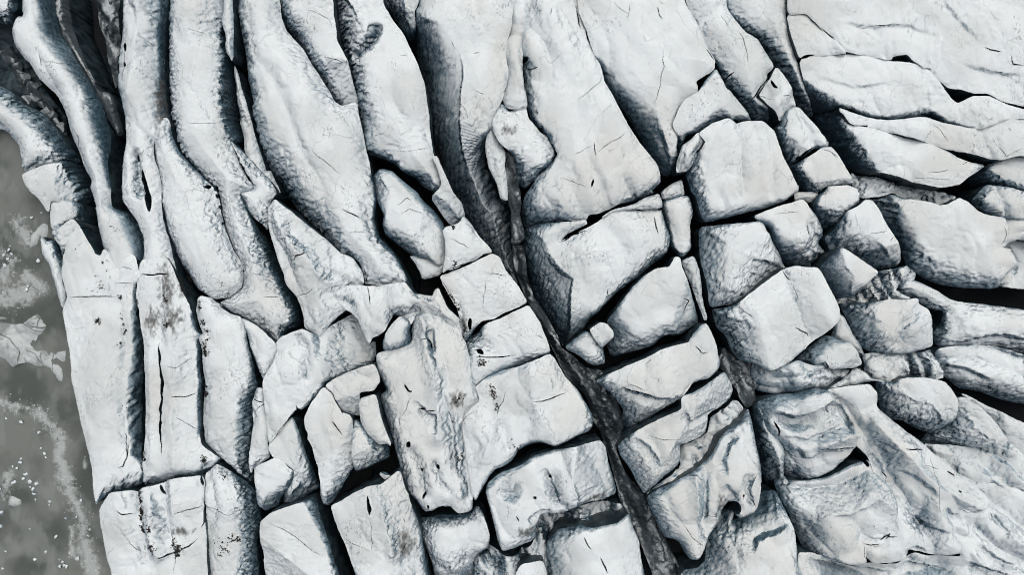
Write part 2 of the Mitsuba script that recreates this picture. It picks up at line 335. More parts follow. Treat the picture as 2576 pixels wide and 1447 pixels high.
# ---------------------------------------------------------------- fissures and melt holes in the ice
crack(26, 'D 1190,1140 1200,1300 G 1222,0 1212,150 1212,250 1202,350 1215,560')
hole('A 1045,1250 1085,1330 1112,1446 D 1130,40 1127,120 1112,160 1090,110 1070,0 A 1055,1400 1040,1320')
hole('A 990,1165 1015,1152 1032,1185 1018,1210 994,1200')
hole('A 905,310 930,300 945,350 935,380 918,370')
hole('A 910,450 940,470 935,495 912,490')
crack(10, 'A 915,340 925,420 910,520 920,640')
crack(8, 'A 1030,268 1090,285 1140,325')
crack(6, 'A 1390,210 1450,222 1560,240')
crack(9, 'A 280,390 290,450 305,495')
crack(7, 'A 500,450 440,470 300,462')
crack(14, 'A 560,985 575,1050 560,1100 600,1110')
crack(8, 'A 975,760 990,810')
hole('A 1515,1390 1550,1380 1565,1400 1545,1420 1520,1410')
hole('A 1568,1390 1600,1385 1612,1420 1590,1440')
hole('D 1590,0 1612,10 1615,45 1598,40')
hole('D 1612,90 1630,95 1635,130 1618,120')
hole('D 1640,215 1660,230 1650,260')
crack(22, 'A 1715,1080 1760,1180 1800,1270 1895,1410')
crack(6, 'A 1420,930 1520,932 1640,905')
crack(6, 'A 2235,375 2260,350 2310,385')
crack(10, 'A 2430,410 2510,440 2576,455')
crack(9, 'A 2340,1110 2380,1170 2470,1230 2576,1320')
crack(8, 'A 2300,60 2400,85 2480,130 2500,200')
crack(12, 'D 500,795 600,800 760,795 880,790')
crack(8, 'D 880,570 950,580 1000,590')
crack(18, 'D 435,600 440,700 480,800')
crack(14, 'D 1050,625 1150,625 1270,620')
crack(22, 'D 1340,580 1365,640 1350,740')
crack(16, 'D 1400,800 1440,900 1450,960 1500,1080')
crack(9, 'D 1560,800 1680,800 1690,760')
crack(8, 'D 1880,610 1960,630 2030,655')
crack(9, 'D 1980,800 2060,795 2100,790')
crack(16, 'D 1620,848 1650,870 1700,915 1790,940')
crack(14, 'D 2215,515 2240,480 2330,460')
crack(9, 'D 2220,785 2300,770 2380,720')
crack(8, 'D 1450,1250 1340,1325 1260,1310')
crack(20, 'D 1455,960 1470,1040 1500,1085')
crack(18, 'D 1190,1170 1210,1250 1200,1320')
crack(12, 'D 1005,850 1030,840 1010,800')
crack(9, 'G 1330,250 1390,290 1480,360')
crack(12, 'G 1290,95 1400,105 1480,70')
crack(14, 'G 1060,690 1045,660 1050,640')
crack(12, 'G 940,460 945,560 920,640 870,650')
crack(9, 'G 920,360 930,460 940,550')
crack(12, 'G 870,960 920,990 1010,990')
crack(9, 'G 1090,990 1150,1000 1210,990')
crack(12, 'G 1300,990 1400,965 1515,935')
crack(7, 'G 870,1060 930,1150 1010,1260 1100,1310')
crack(16, 'G 1170,1330 1250,1305 1330,1275 1420,1240 1490,1180')
crack(10, 'G 1270,1050 1280,1130 1310,1210 1320,1290 1310,1446')
crack(8, 'G 1520,935 1620,970 1720,1010 1780,980')
crack(10, 'G 1700,890 1760,885')
crack(24, 'G 1205,770 1225,830 1240,850')
crack(20, 'G 1500,700 1510,790')
crack(14, 'G 1520,890 1525,1060 1500,1110')
crack(9, 'G 2020,1060 2120,1110 2230,1180 2350,1270 2450,1320')
crack(7, 'G 1970,1240 2080,1290 2200,1380')
crack(36, 'G 2225,170 2260,270 2300,400 2320,480')
crack(50, 'G 2340,560 2370,680 2400,830')
crack(12, 'G 2440,25 2500,80 2540,150 2560,200')
crack(14, 'G 2500,290 2540,340 2576,400')
crack(10, 'G 2220,200 2130,330 2030,460')
crack(14, 'G 1890,130 1970,150')
crack(10, 'G 1910,210 1960,170 1990,170')
crack(9, 'D 850,685 980,690')
crack(9, 'B 200,330 120,365 60,430 35,490')
crack(10, 'B 820,300 860,360')
crack(10, 'B 995,390 1040,380')
crack(6, 'B 440,400 510,392')
crack(6, 'B 370,1135 500,1135 665,1108')
crack(7, 'B 890,760 930,830 970,915')
crack(7, 'B 1020,690 1000,680 1100,710')
crack(12, 'B 1365,390 1372,500 1385,600 1390,700')
crack(22, 'B 1400,800 1430,880 1480,950 1550,1000')
crack(12, 'B 1550,1000 1600,1090 1625,1160 1590,1220')
hole('B 1370,400 1420,420 1410,440 1372,450')
crack(14, 'B 1400,495 1450,510 1490,490')
crack(10, 'B 1240,640 1225,690')
crack(14, 'B 1770,0 1790,110 1820,200')
crack(9, 'B 1980,570 1900,660 1780,750')
crack(10, 'B 2190,970 2080,1040 2000,1090 1930,1160')
crack(8, 'B 2060,760 2010,810 1970,855')
crack(8, 'B 1740,1180 1850,1120 1900,1100')
crack(12, 'B 1915,1070 1920,1180')
crack(10, 'B 1640,1335 1750,1370 1870,1420')
crack(24, 'B 1900,1350 1890,1420')
crack(9, 'B 2440,320 2420,450 2440,500 2410,600 2380,760 2330,780')
crack(8, 'B 2180,20 2160,110 2140,160')
crack(6, 'B 2050,0 2110,60 2170,110')
crack(12, 'B 2385,40 2400,110 2430,150')
crack(10, 'B 1590,50 1580,110')
crack(7, 'B 2400,0 2440,30')
crack(9, 'C 285,90 330,140 355,200')
crack(11, 'C 430,190 470,270 490,390 495,480')
crack(18, 'C 195,345 250,440')
crack(16, 'C 250,510 120,600 130,670')
crack(14, 'C 320,590 380,540 400,530')
crack(16, 'C 720,500 650,590 600,650 560,720 500,770')
crack(22, 'C 670,600 690,640 725,660')
crack(9, 'C 580,715 640,725 710,745')
crack(9, 'C 755,715 830,705 870,740')
crack(18, 'C 1000,1100 900,1180 810,1250')
crack(9, 'C 1055,1115 1120,1140 1180,1185')
crack(12, 'C 180,1060 130,1130 110,1160')
crack(14, 'C 1050,200 1110,250 1160,300')
crack(18, 'C 890,438 950,415 1010,408')
crack(7, 'C 1430,185 1540,190 1660,172')
crack(13, 'C 2260,362 2330,380 2410,385')
crack(14, 'C 2480,410 2490,480 2576,490')
crack(12, 'C 1830,500 1890,520')
crack(12, 'C 2020,640 2040,720 2110,770')
crack(9, 'C 1900,930 1960,980 2010,1080')
crack(8, 'C 1890,970 1840,1040')
crack(10, 'C 2340,1050 2400,1110 2450,1180 2576,1110')
crack(8, 'C 1860,1300 1960,1290 2010,1275')
crack(7, 'C 2110,1250 2180,1210')
crack(7, 'C 1690,1350 1900,1340 2090,1370')
crack(10, 'C 2470,950 2490,990')
crack(9, 'E 420,105 490,50 530,80')
crack(9, 'E 440,180 510,130 580,150 640,190')
crack(12, 'E 0,130 80,170 150,200')
crack(7, 'E 40,320 120,300 200,310')
crack(16, 'E 130,702 200,705 305,712')
crack(14, 'E 155,560 180,690')
crack(12, 'E 185,710 200,780 215,860')
crack(14, 'E 830,245 880,230 918,180')
crack(8, 'E 830,350 900,385 960,440')
crack(9, 'E 610,660 700,640 850,605')
crack(14, 'E 840,578 980,530 1080,480 1140,460')
crack(9, 'E 1060,590 1100,620 1260,635')
crack(6, 'E 1090,650 1080,760 1070,900')
crack(9, 'E 730,650 790,730 860,850 890,950')
crack(9, 'E 1455,1080 1530,1110')
crack(14, 'E 1010,1245 1150,1250 1330,1240')
hole('E 960,955 985,960 980,1040 960,1050 950,1000')
hole('E 1010,1190 1060,1190 1080,1235 1030,1230')
crack(12, 'E 1520,225 1700,212 1850,210')
crack(12, 'E 1640,385 1720,345 1850,280')
crack(9, 'E 2150,130 2300,135 2425,125')
crack(14, 'E 2360,170 2380,230 2400,320')
crack(16, 'E 2005,735 2020,790')
crack(9, 'E 1875,900 1910,940')
crack(12, 'E 580,1120 650,1105 680,1150 685,1200')
hole('E 360,940 400,930 420,960 390,975')
crack(12, 'F 780,590 800,640 830,670')
crack(7, 'F 830,680 870,760 880,820')
crack(14, 'F 860,1025 960,1075 975,1110')
crack(10, 'F 440,880 490,920 530,950')
crack(7, 'F 700,170 760,155 900,150')
crack(8, 'F 660,370 665,440')
crack(8, 'F 810,460 900,440 980,425')
crack(12, 'F 965,250 960,330')
crack(10, 'F 1570,370 1600,340')
crack(7, 'F 1420,320 1560,300')
crack(12, 'F 0,800 60,820 20,920')
crack(14, 'F 90,1160 150,1220 200,1215')
crack(12, 'F 1080,1275 1110,1330 1100,1360')
crack(12, 'F 1200,1360 1300,1340 1400,1330')
crack(14, 'F 2460,1180 2576,1210')
crack(8, 'F 2450,250 2470,330 2430,410')
crack(12, 'H 1430,135 1540,135 1620,100 1705,80')
crack(12, 'H 575,190 640,210 720,205')
crack(9, 'H 520,110 490,200 440,260')
crack(9, 'H 1260,20 1220,130 1180,200 1175,270')
crack(8, 'H 1040,190 940,260 900,330')
crack(8, 'H 800,180 840,300 860,380')
hole('H 487,450 515,440 525,470 510,495 485,485')
hole('H 715,620 735,615 742,660 720,655')
hole('H 590,650 615,660 600,700')
crack(18, 'H 475,10 510,70 540,60')
hole('H 600,870 640,820 625,880 605,900')
hole('H 640,930 660,940 655,975 640,965')
hole('H 1565,705 1590,705 1592,735 1572,735')
hole('H 1445,865 1475,860 1475,885 1450,885')
crack(14, 'H 1320,1000 1345,1045')
crack(12, 'H 1830,1160 1860,1230 1890,1270')
crack(16, 'H 1955,1320 1990,1390 2010,1446')
crack(30, 'H 195,850 205,920 215,1000')
crack(9, 'H 215,1010 230,1150 228,1290')
crack(10, 'H 310,1280 380,1325 460,1270 490,1200')
crack(7, 'H 0,1180 100,1230 220,1280')
crack(9, 'H 455,1040 465,1080')
crack(16, 'H 1740,950 1770,1000')
crack(9, 'H 2320,400 2450,430 2576,430')
crack(12, 'H 2080,40 2250,70 2420,118')
crack(9, 'H 2300,60 2150,0')
crack(12, 'I 1030,505 1200,510 1330,490')
crack(12, 'I 1660,490 1840,515')
crack(8, 'I 1840,630 1990,680')
crack(16, 'I 2035,675 2095,720')
hole('I 2095,820 2120,822 2128,838 2105,835')
crack(18, 'I 700,290 740,350 760,430')
hole('I 1410,600 1450,610 1470,650 1450,670 1430,640')
crack(12, 'I 1390,1240 1450,1250 1520,1240')
crack(14, 'I 1520,1220 1580,1195 1650,1180')
crack(10, 'I 1400,1250 1400,1330 1430,1380')
crack(16, 'I 1560,690 1600,740 1580,800')
crack(10, 'I 1455,1080 1470,1110')
crack(8, 'I 1910,560 1930,800 1955,1020')
crack(8, 'I 510,830 580,700 590,690')
crack(9, 'I 520,880 580,960')
hole('I 460,850 485,850 470,885')
hole('I 370,930 440,900 455,990 380,1040 360,1000')
crack(9, 'I 200,1020 270,1030 280,1000')
crack(8, 'I 10,1070 80,1180 180,1260')
crack(10, 'I 2380,1000 2420,1060')
crack(9, 'I 2100,960 2200,1000 2320,960')
for s_ in ('D 190,995 260,1050 350,1070', 'D 205,985 240,1020 300,1030 370,1015', 'D 0,1060 90,1110 150,1200 140,1300', 'D 250,920 290,960 280,1030', 'D 200,1200 260,1230 330,1340', 'D 340,1130 300,1200 310,1290', 'D 400,1200 380,1290 390,1400'):
    CRACKS.append(poly(at_height(np.array(LineString(pts(s_)).buffer(0.05).exterior.coords), -3.2)))
# ---------------------------------------------------------------- ridges, blocks, slabs and hollows of ice
def ridge(*a, **k): k.setdefault('arch', 0.9); return ice('ice_ridge', a[0], 'ice ridge', *a[1:], **k)
_f = np.random.default_rng(8)
def block(*a, **k):
    k.setdefault('facet', ((-0.5, -0.2, -1.2, 0.1, -2.2, -1.6)[_f.integers(6)] + _f.uniform(-0.25, 0.25), _f.uniform(0.28, 0.5), _f.uniform(0.40, 0.75))); k.setdefault('arch', 0.12); k['k'] = 0.85 * k.get('k', 1.3)
    return ice('ice_block', a[0], 'ice block', *a[1:], **k)
def slab(*a, **k): return ice('ice_slab', a[0], 'ice slab', *a[1:], **k)
def fin(*a, **k): return ice('ice_fin', a[0], 'ice fin', *a[1:], **k)
def gully(*a, **k): k.setdefault('bsdf', 'dirty_ice' if k.get('z', 0) < -1.5 else 'glacier_ice'); return ice('snow_gully', a[0], 'snow gully', *a[1:], **k)

# -- left edge, beside the lake
block('dark blue ice block in the top left corner of the photo', 'A -200,-150 110,-150 120,60 60,110 40,190 0,150 -200,100', 'A -200,-150 60,-150 50,30 20,100 -200,60', z=-1.5)
ridge('grey stippled ice ridge at the left edge ending at a cross crack above the lake', 'A -250,560 0,655 110,770 260,830 350,930 440,1060 500,1130 560,1220 440,1190 270,1245 150,1292 110,1250 115,1200 85,1080 0,960 -250,900',
      'A -250,640 0,740 90,870 220,980 330,1090 400,1190 270,1240 150,1290 110,1245 113,1190 83,1080 0,960 -250,890', z=-0.5, arch=1.5, k=0.8, side='dark blue side wall')
block('short stippled ice block just below the cross crack beside the lake', 'A 150,1320 190,1295 300,1250 450,1205 570,1235 640,1330 655,1446 D 690,40 600,85 560,80 520,65 365,65 355,100 345,150 285,50 230,0 A 190,1400',
      'A 155,1320 195,1298 300,1262 440,1218 480,1330 520,1446 D 520,58 370,63 355,100 343,140 285,50 230,0 A 192,1400', z=-0.5, k=1.6, side='deep blue side wall')
block('small pale blue square ice block beside the lake', 'D 362,75 530,66 600,90 650,180 720,330 735,410 640,330 590,270 545,212 520,200 440,258 385,285 368,200', 'D 365,78 525,70 550,110 545,195 450,250 390,280 372,200', z=-0.8, k=1.6)
block('wedge shaped ice block with a dark blue left face below the pale blue square block', 'D 385,290 450,262 520,206 545,216 588,270 540,283 512,330 478,440 447,490 430,400 392,340', 'D 455,265 520,210 545,220 580,268 535,283 508,330 480,420 458,430 448,340', z=-0.3, k=1.2)
slab('thin blue grey ice slab leaning at the lake edge left of the dark slit', 'D 290,340 330,375 390,367 420,430 440,540 440,605 480,790 450,880 410,720 360,560 300,460', 'D 293,345 330,380 375,385 395,470 425,550 432,605 470,780 450,875 412,720 362,560 302,460', z=-0.8)
slab('broad smooth white ice slab sloping along the lake shore, largest on the left', 'D 452,490 474,430 512,322 542,285 590,270 630,350 700,470 745,492 775,430 820,487 880,462 1000,482 1040,640 1000,690 1010,780 1018,870 1000,920 1040,1000 1060,1150 1060,1300 1055,1446 G 1050,0 1050,200 1040,300 1055,400 1050,510 1030,560 1045,600 1055,760 960,805 810,832 705,918 695,850 680,700 650,540 610,380 570,200 540,60 D 525,1446 510,1200 480,1050 450,900 490,790 440,610',
     'D 455,495 480,430 515,330 545,290 588,276 625,355 690,480 740,500 770,440 818,492 880,470 1000,486 1030,640 985,700 975,800 980,950 970,1100 950,1300 945,1446 G 930,100 925,300 950,450 960,560 1020,600 1040,684 950,690 870,715 790,760 740,830 703,905 695,850 680,700 650,540 610,380 570,200 540,60 D 525,1446 510,1200 480,1050 452,900 490,790 445,610', k=0.9, wild=0.35, ridges=[(-0.35, 1.2, 'D 890,850 920,1000 930,1150 G 900,100 920,300 945,500')], tilt=(0.01, 0.0))
slab('pair of narrow parallel ice ribs between the dark slits at lower left', 'D 1050,520 1200,502 1250,502 1350,750 1420,870 1440,960 1460,1030 1500,1085 1470,1110 1500,1200 1490,1290 1485,1350 1500,1446 G 1500,0 1490,130 1500,230 1500,340 1482,400 1500,480 1590,540 1640,588 1612,630 1530,692 1500,705 1300,742 1085,783 1062,700 1060,620 1070,520 1085,400 1090,200 1090,0 D 1092,1446 1080,1250 1075,1150 1050,1000 1040,900 1022,850 1012,780',
     'D 1055,530 1200,510 1245,510 1340,755 1410,875 1425,960 1440,1040 1480,1085 1455,1110 1470,1200 1460,1290 1465,1350 1480,1446 G 1480,0 1470,130 1480,230 1480,340 1470,400 1490,485 1580,545 1632,585 1500,605 1480,637 1320,642 1200,672 1100,682 1063,692 1065,620 1075,520 1090,400 1095,200 1095,0 D 1096,1446 1085,1250 1080,1150 1060,1000 1050,900 1028,850 1018,780', k=1.3, wild=0.25,
     ridges=[(0.7, 2.2, 'D 1320,1000 1330,1446 G 1310,0 1310,640'), (0.4, 1.4, 'D 1120,1150 1140,1446 G 1130,0 1130,600'), (-0.5, 1.3, 'D 1200,650 1200,900 1200,1130')])
slab('dirt flecked ice slab in the bottom left, cut by curved cracks', 'G 720,970 810,842 960,827 1010,850 1070,798 1200,772 1240,760 1290,730 1500,712 1520,760 1518,900 1520,1000 1530,1100 1545,1300 1550,1446 1540,1700 830,1700 820,1446 770,1250 730,1080', '', wild=0.45, ridges=[(0.7, 2.0, 'G 1130,790 1150,950 1130,1150 1200,1300'), (0.8, 2.2, 'G 1290,740 1310,1000'), (-0.8, 1.4, 'G 1000,850 1050,1000 1070,1120 1100,1320'), (-0.7, 1.5, 'G 1230,780 1235,1000 1270,1130'), (0.5, 1.6, 'G 900,840 960,990')], z=0.0)
ridge('ice ridge with a rough grey right flank, beside the bottom vertical crevasse', 'G 1528,702 1560,682 1620,625 1700,690 1830,762 1900,832 1930,950 1940,1080 1900,1200 1920,1446 1920,1700 1545,1700 1555,1446 1550,1300 1535,1100 1523,900', 'G 1530,704 1620,627 1700,695 1745,770 1780,900 1740,1010 1790,1190 1760,1446 1740,1700 1548,1700 1557,1446 1552,1300 1538,1100 1526,900', k=0.8, cap=4, wild=0.45, ridges=[(-0.5, 1.5, 'G 1580,780 1620,950 1560,1100')])
ridge('ice ridge with a pitted grey right flank above the diagonal crack at lower left', 'D 1480,792 1570,808 1620,853 1700,922 1780,948 1812,1010 1840,1150 1870,1280 1898,1446 G 1918,0 1905,70 1880,150 1890,250 1890,400 1882,600 1890,765 1830,730 1720,640 1640,570 1570,500 1520,460 1508,300 1505,200 1520,60 D 1520,1446 1505,1330 1510,1200 1480,1100 1512,1070 1475,1000 1455,900',
      'D 1485,796 1570,812 1618,857 1700,926 1775,952 1800,1010 1825,1150 1850,1280 1850,1446 G 1800,0 1770,110 1755,300 1745,450 1740,600 1720,635 1640,566 1570,497 1523,457 1511,300 1508,200 1523,60 D 1523,1446 1508,1330 1513,1200 1483,1100 1515,1070 1478,1000 1460,900', k=0.75, cap=3, wild=0.4)
# -- upper left ridges
ice('crevasse_ice', 'dark teal ice at the bottom of the crevasse at the upper left edge', 'ice wall', 'A -400,60 60,120 60,260 150,430 230,520 300,640 400,760 470,900 520,1060 600,1240 660,1400 560,1300 430,1120 300,960 120,840 -50,720 -400,600', '', z=-6.0, wild=1.4, rough=1.6, bsdf='shade_painted_ice')
ridge('curving ice ridge with a white crest beside the black chasm at upper left', 'A 120,-150 130,100 80,105 45,210 75,310 150,420 190,450 250,560 380,690 450,820 500,1000 560,1130 600,1270 650,1350 640,1400 D 680,60 700,200 735,380 760,450 775,520 820,715 880,697 1000,712 1045,550 1060,470 1040,350 1000,260 940,170 870,145 790,110 785,0 A 785,1400 772,1290 770,1200 790,1060 785,980 752,870 700,740 620,600 560,490 480,340 400,210 360,50 340,-150',
      'A 150,-150 140,100 80,110 48,210 78,310 152,420 192,450 280,590 395,695 465,825 510,1000 570,1130 610,1270 655,1350 645,1400 D 690,60 720,200 755,360 840,430 870,690 1000,700 985,500 940,400 890,280 850,170 780,110 775,0 A 770,1400 750,1290 715,1150 670,1000 640,850 610,760 560,640 500,540 440,480 340,390 290,290 260,150 230,-150', k=0.75, arch=1.2, rough=0.4, side='smooth grey right flank', wild=0.35)
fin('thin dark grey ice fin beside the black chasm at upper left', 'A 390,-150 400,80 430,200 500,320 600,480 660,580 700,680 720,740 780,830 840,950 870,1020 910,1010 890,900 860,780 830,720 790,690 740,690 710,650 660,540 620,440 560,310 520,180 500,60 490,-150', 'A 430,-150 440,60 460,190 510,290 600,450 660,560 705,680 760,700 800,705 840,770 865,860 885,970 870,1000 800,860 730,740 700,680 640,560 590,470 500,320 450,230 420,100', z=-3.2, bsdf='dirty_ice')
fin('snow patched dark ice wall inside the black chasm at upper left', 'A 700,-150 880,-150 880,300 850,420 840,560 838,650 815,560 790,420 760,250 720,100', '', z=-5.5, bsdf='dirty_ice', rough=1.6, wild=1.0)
ridge('tall ice ridge with melt holes along its left side, right of the black chasm', 'A 880,-150 890,0 882,200 865,330 848,420 842,560 848,640 880,760 908,900 912,1085 1000,1075 1160,1095 1262,1100 1240,920 1210,800 1190,650 1188,500 1200,250 1212,60 1210,-150', 'A 925,-150 920,100 900,300 878,420 868,560 888,700 918,860 925,1080 1000,1072 1180,1090 1175,900 1150,700 1150,500 1140,300 1150,100 1150,-150', k=0.9, arch=1.7, rough=0.6, wild=0.4, ridges=[(0.5, 1.8, 'A 1040,-100 1040,200 1000,500 960,700')])
ridge('narrow ice ridge beside the oval melt hole at left, ending at a dark cross crack', 'A 912,850 1000,842 1130,868 1120,1180 1160,1290 1180,1400 D 1183,60 1187,200 1228,330 1258,450 1288,560 1300,735 1200,734 1050,740 1055,560 1065,440 1050,330 1000,210 893,60 887,0 A 882,1400 892,1200 922,1080', '', wild=0.35, ridges=[(-1.3, 1.2, 'A 1000,1170 1010,1300 1030,1446')])
ridge('long ice ridge widening downwards with a hooked right edge, left centre of the photo', 'A 1132,870 1222,870 1265,1040 1310,1130 1345,1175 1410,1245 1500,1340 1590,1420 D 1610,40 1625,150 1660,270 1700,380 1720,440 1790,560 1800,640 1790,720 1680,800 1570,802 1480,742 1440,690 1380,602 1345,560 1275,400 1233,280 1203,130 1193,0 A 1187,1400 1168,1290 1128,1180', 'A 1135,875 1215,875 1245,1050 1290,1140 1330,1190 1400,1260 1490,1350 1585,1424 D 1605,40 1622,150 1658,270 1697,380 1718,440 1788,560 1798,640 1788,718 1680,796 1572,798 1500,720 1480,640 1420,520 1340,380 1270,270 1230,130 1200,0 A 1192,1400 1172,1290 1132,1180', wild=0.4, arch=1.3, k=0.9, cap=4)
ridge('broad ice ridge with a dark stippled right flank at upper left', 'A 1250,-150 1240,100 1240,300 1235,500 1240,650 1260,800 1250,860 1290,950 1300,1060 1340,1150 1400,1230 1500,1330 1600,1420 D 1625,40 1645,180 1695,330 1725,430 1800,552 1805,650 1795,720 1685,805 1620,846 1700,913 1780,938 1880,990 1980,1070 2065,1135 2080,1088 2150,1040 2230,1020 2225,960 2200,830 2140,680 2080,560 2010,440 1940,330 1880,230 1830,120 1780,0 A 1880,1400 1790,1260 1740,1120 1700,1045 1760,1050 1805,1030 1790,960 1765,850 1755,700 1748,580 1728,440 1690,260 1650,140 1660,90 1680,-150',
      'A 1320,-150 1310,200 1310,400 1315,600 1330,800 1350,1000 1420,1180 1520,1320 1610,1416 D 1632,40 1650,180 1698,330 1728,430 1803,552 1808,650 1798,720 1688,808 1628,846 1702,910 1782,934 1882,986 1980,1064 2060,1125 2072,1080 2130,1000 2170,935 2130,850 2090,780 2050,690 2000,590 1950,470 1900,345 1860,245 1800,100 1760,0 A 1870,1395 1780,1260 1730,1125 1690,1040 1660,970 1640,850 1630,700 1635,560 1640,400 1610,200 1640,100 1650,-150', k=1.5, arch=1.8, wild=0.3, side='dark stippled right flank')
fin('slim snow covered ice fin in the slit at the top left, beside the broad ridge', 'A 1690,-150 1725,-150 1735,30 1742,200 1748,450 1705,380 1698,260 1660,150 1675,60', '', z=-0.7)
fin('ragged low snow fin inside the long dark crevasse at upper left', 'A 1748,480 1775,540 1800,650 1840,750 1850,800 1872,850 1900,1000 1930,1110 1970,1230 1985,1290 2020,1280 2060,1380 2090,1446 2060,1440 1990,1350 1885,1250 1840,1130 1825,1020 1800,900 1805,850 1775,750 1775,650 1755,560', '', z=-2.6, rough=1.6, wild=0.8)
ridge('slender dirty ice strip tapering to a point beside the slit, left of centre', 'A 1720,1065 1745,1090 1840,1180 1900,1250 1960,1300 2010,1360 2060,1446 D 2000,80 2005,200 1995,280 1960,240 1885,180 1835,100 1795,0 A 1900,1420 1890,1390 1800,1260 1750,1150', '', z=-0.8, wild=0.5, rough=1.4)
ridge('huge smooth white ice plateau with a stippled dark left flank, upper left of centre', 'A 1765,-150 1775,100 1800,250 1830,450 1870,650 1890,770 1875,780 1880,860 1910,960 1950,1140 1990,1260 2050,1350 2080,1390 2110,1400 D 2160,30 2270,200 2410,330 2510,440 2576,530 E 40,480 130,540 160,690 200,703 300,710 420,690 480,685 540,768 500,700 450,600 400,500 350,430 270,350 238,280 225,200 240,60 B 220,1380 170,1150 140,1000 100,820 92,755 60,757 A 2550,775 2500,745 2450,655 2380,545 2310,435 2250,325 2180,258 2120,190 2080,60 2060,-150',
      'A 1870,-150 1870,100 1870,300 1900,450 1960,560 2000,680 1985,790 1950,765 1985,830 2050,930 2170,1010 2215,1080 2250,1180 2330,1320 2440,1446 D 2500,60 2576,180 E 40,330 90,450 150,560 165,686 205,700 300,706 420,686 475,675 430,590 370,490 300,430 250,380 222,280 205,200 222,60 B 205,1380 160,1150 130,1000 92,820 85,760 60,762 A 2550,780 2500,750 2450,660 2380,550 2310,440 2250,330 2180,262 2120,194 2080,64 2055,-150', arch=1.5, k=1.2, wild=0.45, side='dark stippled left flank', cap=6)
block('white ice block with a blue hollow face tapering to a point, top left of centre', 'A 2100,-150 2110,60 2150,170 2185,255 2250,320 2310,430 2380,540 2450,650 2500,740 2550,770 2576,760 B 60,752 90,750 70,640 45,520 35,450 A 2570,370 2530,300 2520,200 2510,100 2490,-150', 'A 2220,-150 2215,60 2285,110 2350,200 2405,320 2455,420 2520,600 2558,735 2570,755 B 60,746 85,744 68,640 42,520 32,450 A 2567,370 2527,300 2517,200 2507,100 2487,-150', k=1.5, side='scalloped blue hollow face', wild=0.3)
# -- top centre
ridge('long ice ridge with a curved gouge across it and dark left flank, top centre', 'B -88,-150 -70,100 -50,250 0,390 30,460 35,540 70,640 95,800 130,1000 165,1150 240,1160 340,1185 420,1235 432,1262 500,1302 560,1342 620,1402 690,1440 720,1430 758,1390 740,1330 730,1280 690,1180 660,1000 640,800 625,680 610,600 570,480 520,370 450,220 380,140 310,20 270,-150', 'B 150,-150 160,50 175,150 190,300 140,370 170,480 210,620 290,800 330,900 310,1000 250,1090 340,1140 430,1195 445,1255 600,1275 650,1262 690,1300 718,1395 740,1385 722,1290 682,1180 650,1000 630,800 615,680 600,600 560,480 510,370 440,220 370,140 300,20 260,-150', k=1.5, cap=5, wild=0.35, ridges=[(-1.7, 1.0, 'B 255,205 235,270 180,330 100,385')], side='dark stippled left flank')
block('sunken dark blue ice wedge in the black crevasse at the top, left of centre', 'B 300,-150 330,10 400,130 480,250 540,262 543,80 575,20 605,-150', 'B 530,-150 520,0 525,120 535,200 540,80 570,20 598,-150', z=-2.0, k=1.6)
ridge('large white ice ridge with a long blue stippled left flank, top centre', 'B 605,-150 578,20 545,75 540,200 545,300 570,420 600,560 640,680 650,850 700,1050 740,1130 780,1260 830,1380 E 880,30 920,140 970,220 1060,340 1140,440 1195,495 1230,585 1290,655 1330,695 1310,620 1292,500 1272,420 1282,300 1287,230 1282,120 1260,80 1200,50 B 1185,1446 1170,1380 1105,1260 1090,1160 1088,1060 1105,980 1138,930 1168,820 1210,740 1228,660 1248,600 1258,500 1243,430 1238,370 1248,270 1278,180 1293,50 1288,-150',
      'B 640,-150 600,20 690,90 760,180 850,330 940,440 1000,560 1030,650 1080,710 1095,800 1085,900 1075,1000 1070,1160 1110,1300 1160,1400 E 1240,90 1268,120 1278,220 1274,300 1264,415 1274,480 1240,430 1215,300 1190,160 1120,20 B 1120,1440 1060,1300 1040,1150 1060,1000 1085,985 1100,975 1132,930 1160,820 1203,740 1220,660 1240,600 1250,500 1236,430 1230,370 1240,270 1270,180 1285,50 1280,-150', k=1.45, cap=8, wild=0.3, rough=0.75, side='blue grey stippled left flank')
gully('warm grey snow gully running down between two white ridges, top centre', 'B 1302,-150 1303,0 1292,180 1258,280 1250,400 1268,500 1260,600 1238,660 1222,740 1250,800 1340,830 1400,800 1390,700 1372,560 1367,400 1372,250 1420,150 1440,-150', '', z=-0.9, wild=0.6, rough=0.7)
block('rounded grey rippled ice block at the end of the snow gully, top centre', 'B 1145,930 1172,830 1212,780 1260,842 1330,832 1400,822 1430,912 1490,990 1550,1022 1600,1102 1618,1150 1590,1210 1540,1255 1490,1295 1460,1340 1385,1420 1335,1380 1320,1220 1300,1150 1200,1080 1150,990', 'B 1152,930 1180,845 1260,855 1330,845 1395,835 1440,925 1500,1000 1560,1040 1608,1145 1540,1220 1450,1240 1340,1140 1250,1110 1180,1040', k=1.1, z=-0.4, rough=1.1, wild=0.5)
gully('snow strip with fine cracks left of the rounded grey block, top centre', 'B 1105,990 1138,945 1155,1000 1195,1080 1232,1130 1228,1250 1242,1350 1250,1446 E 1248,60 1200,38 B 1188,1440 1172,1370 1112,1250 1094,1150 1094,1060', '', z=-0.9, wild=0.5)
gully('narrow sunken grey channel under the rounded block, centre of the photo', 'B 1232,1135 1310,1160 1330,1222 1332,1380 1350,1446 E 1352,100 1342,170 1372,280 1382,340 1352,380 1292,390 1288,300 1284,130 1260,70 1252,0 B 1246,1300', '', z=-3.0, wild=0.9, rough=1.4)
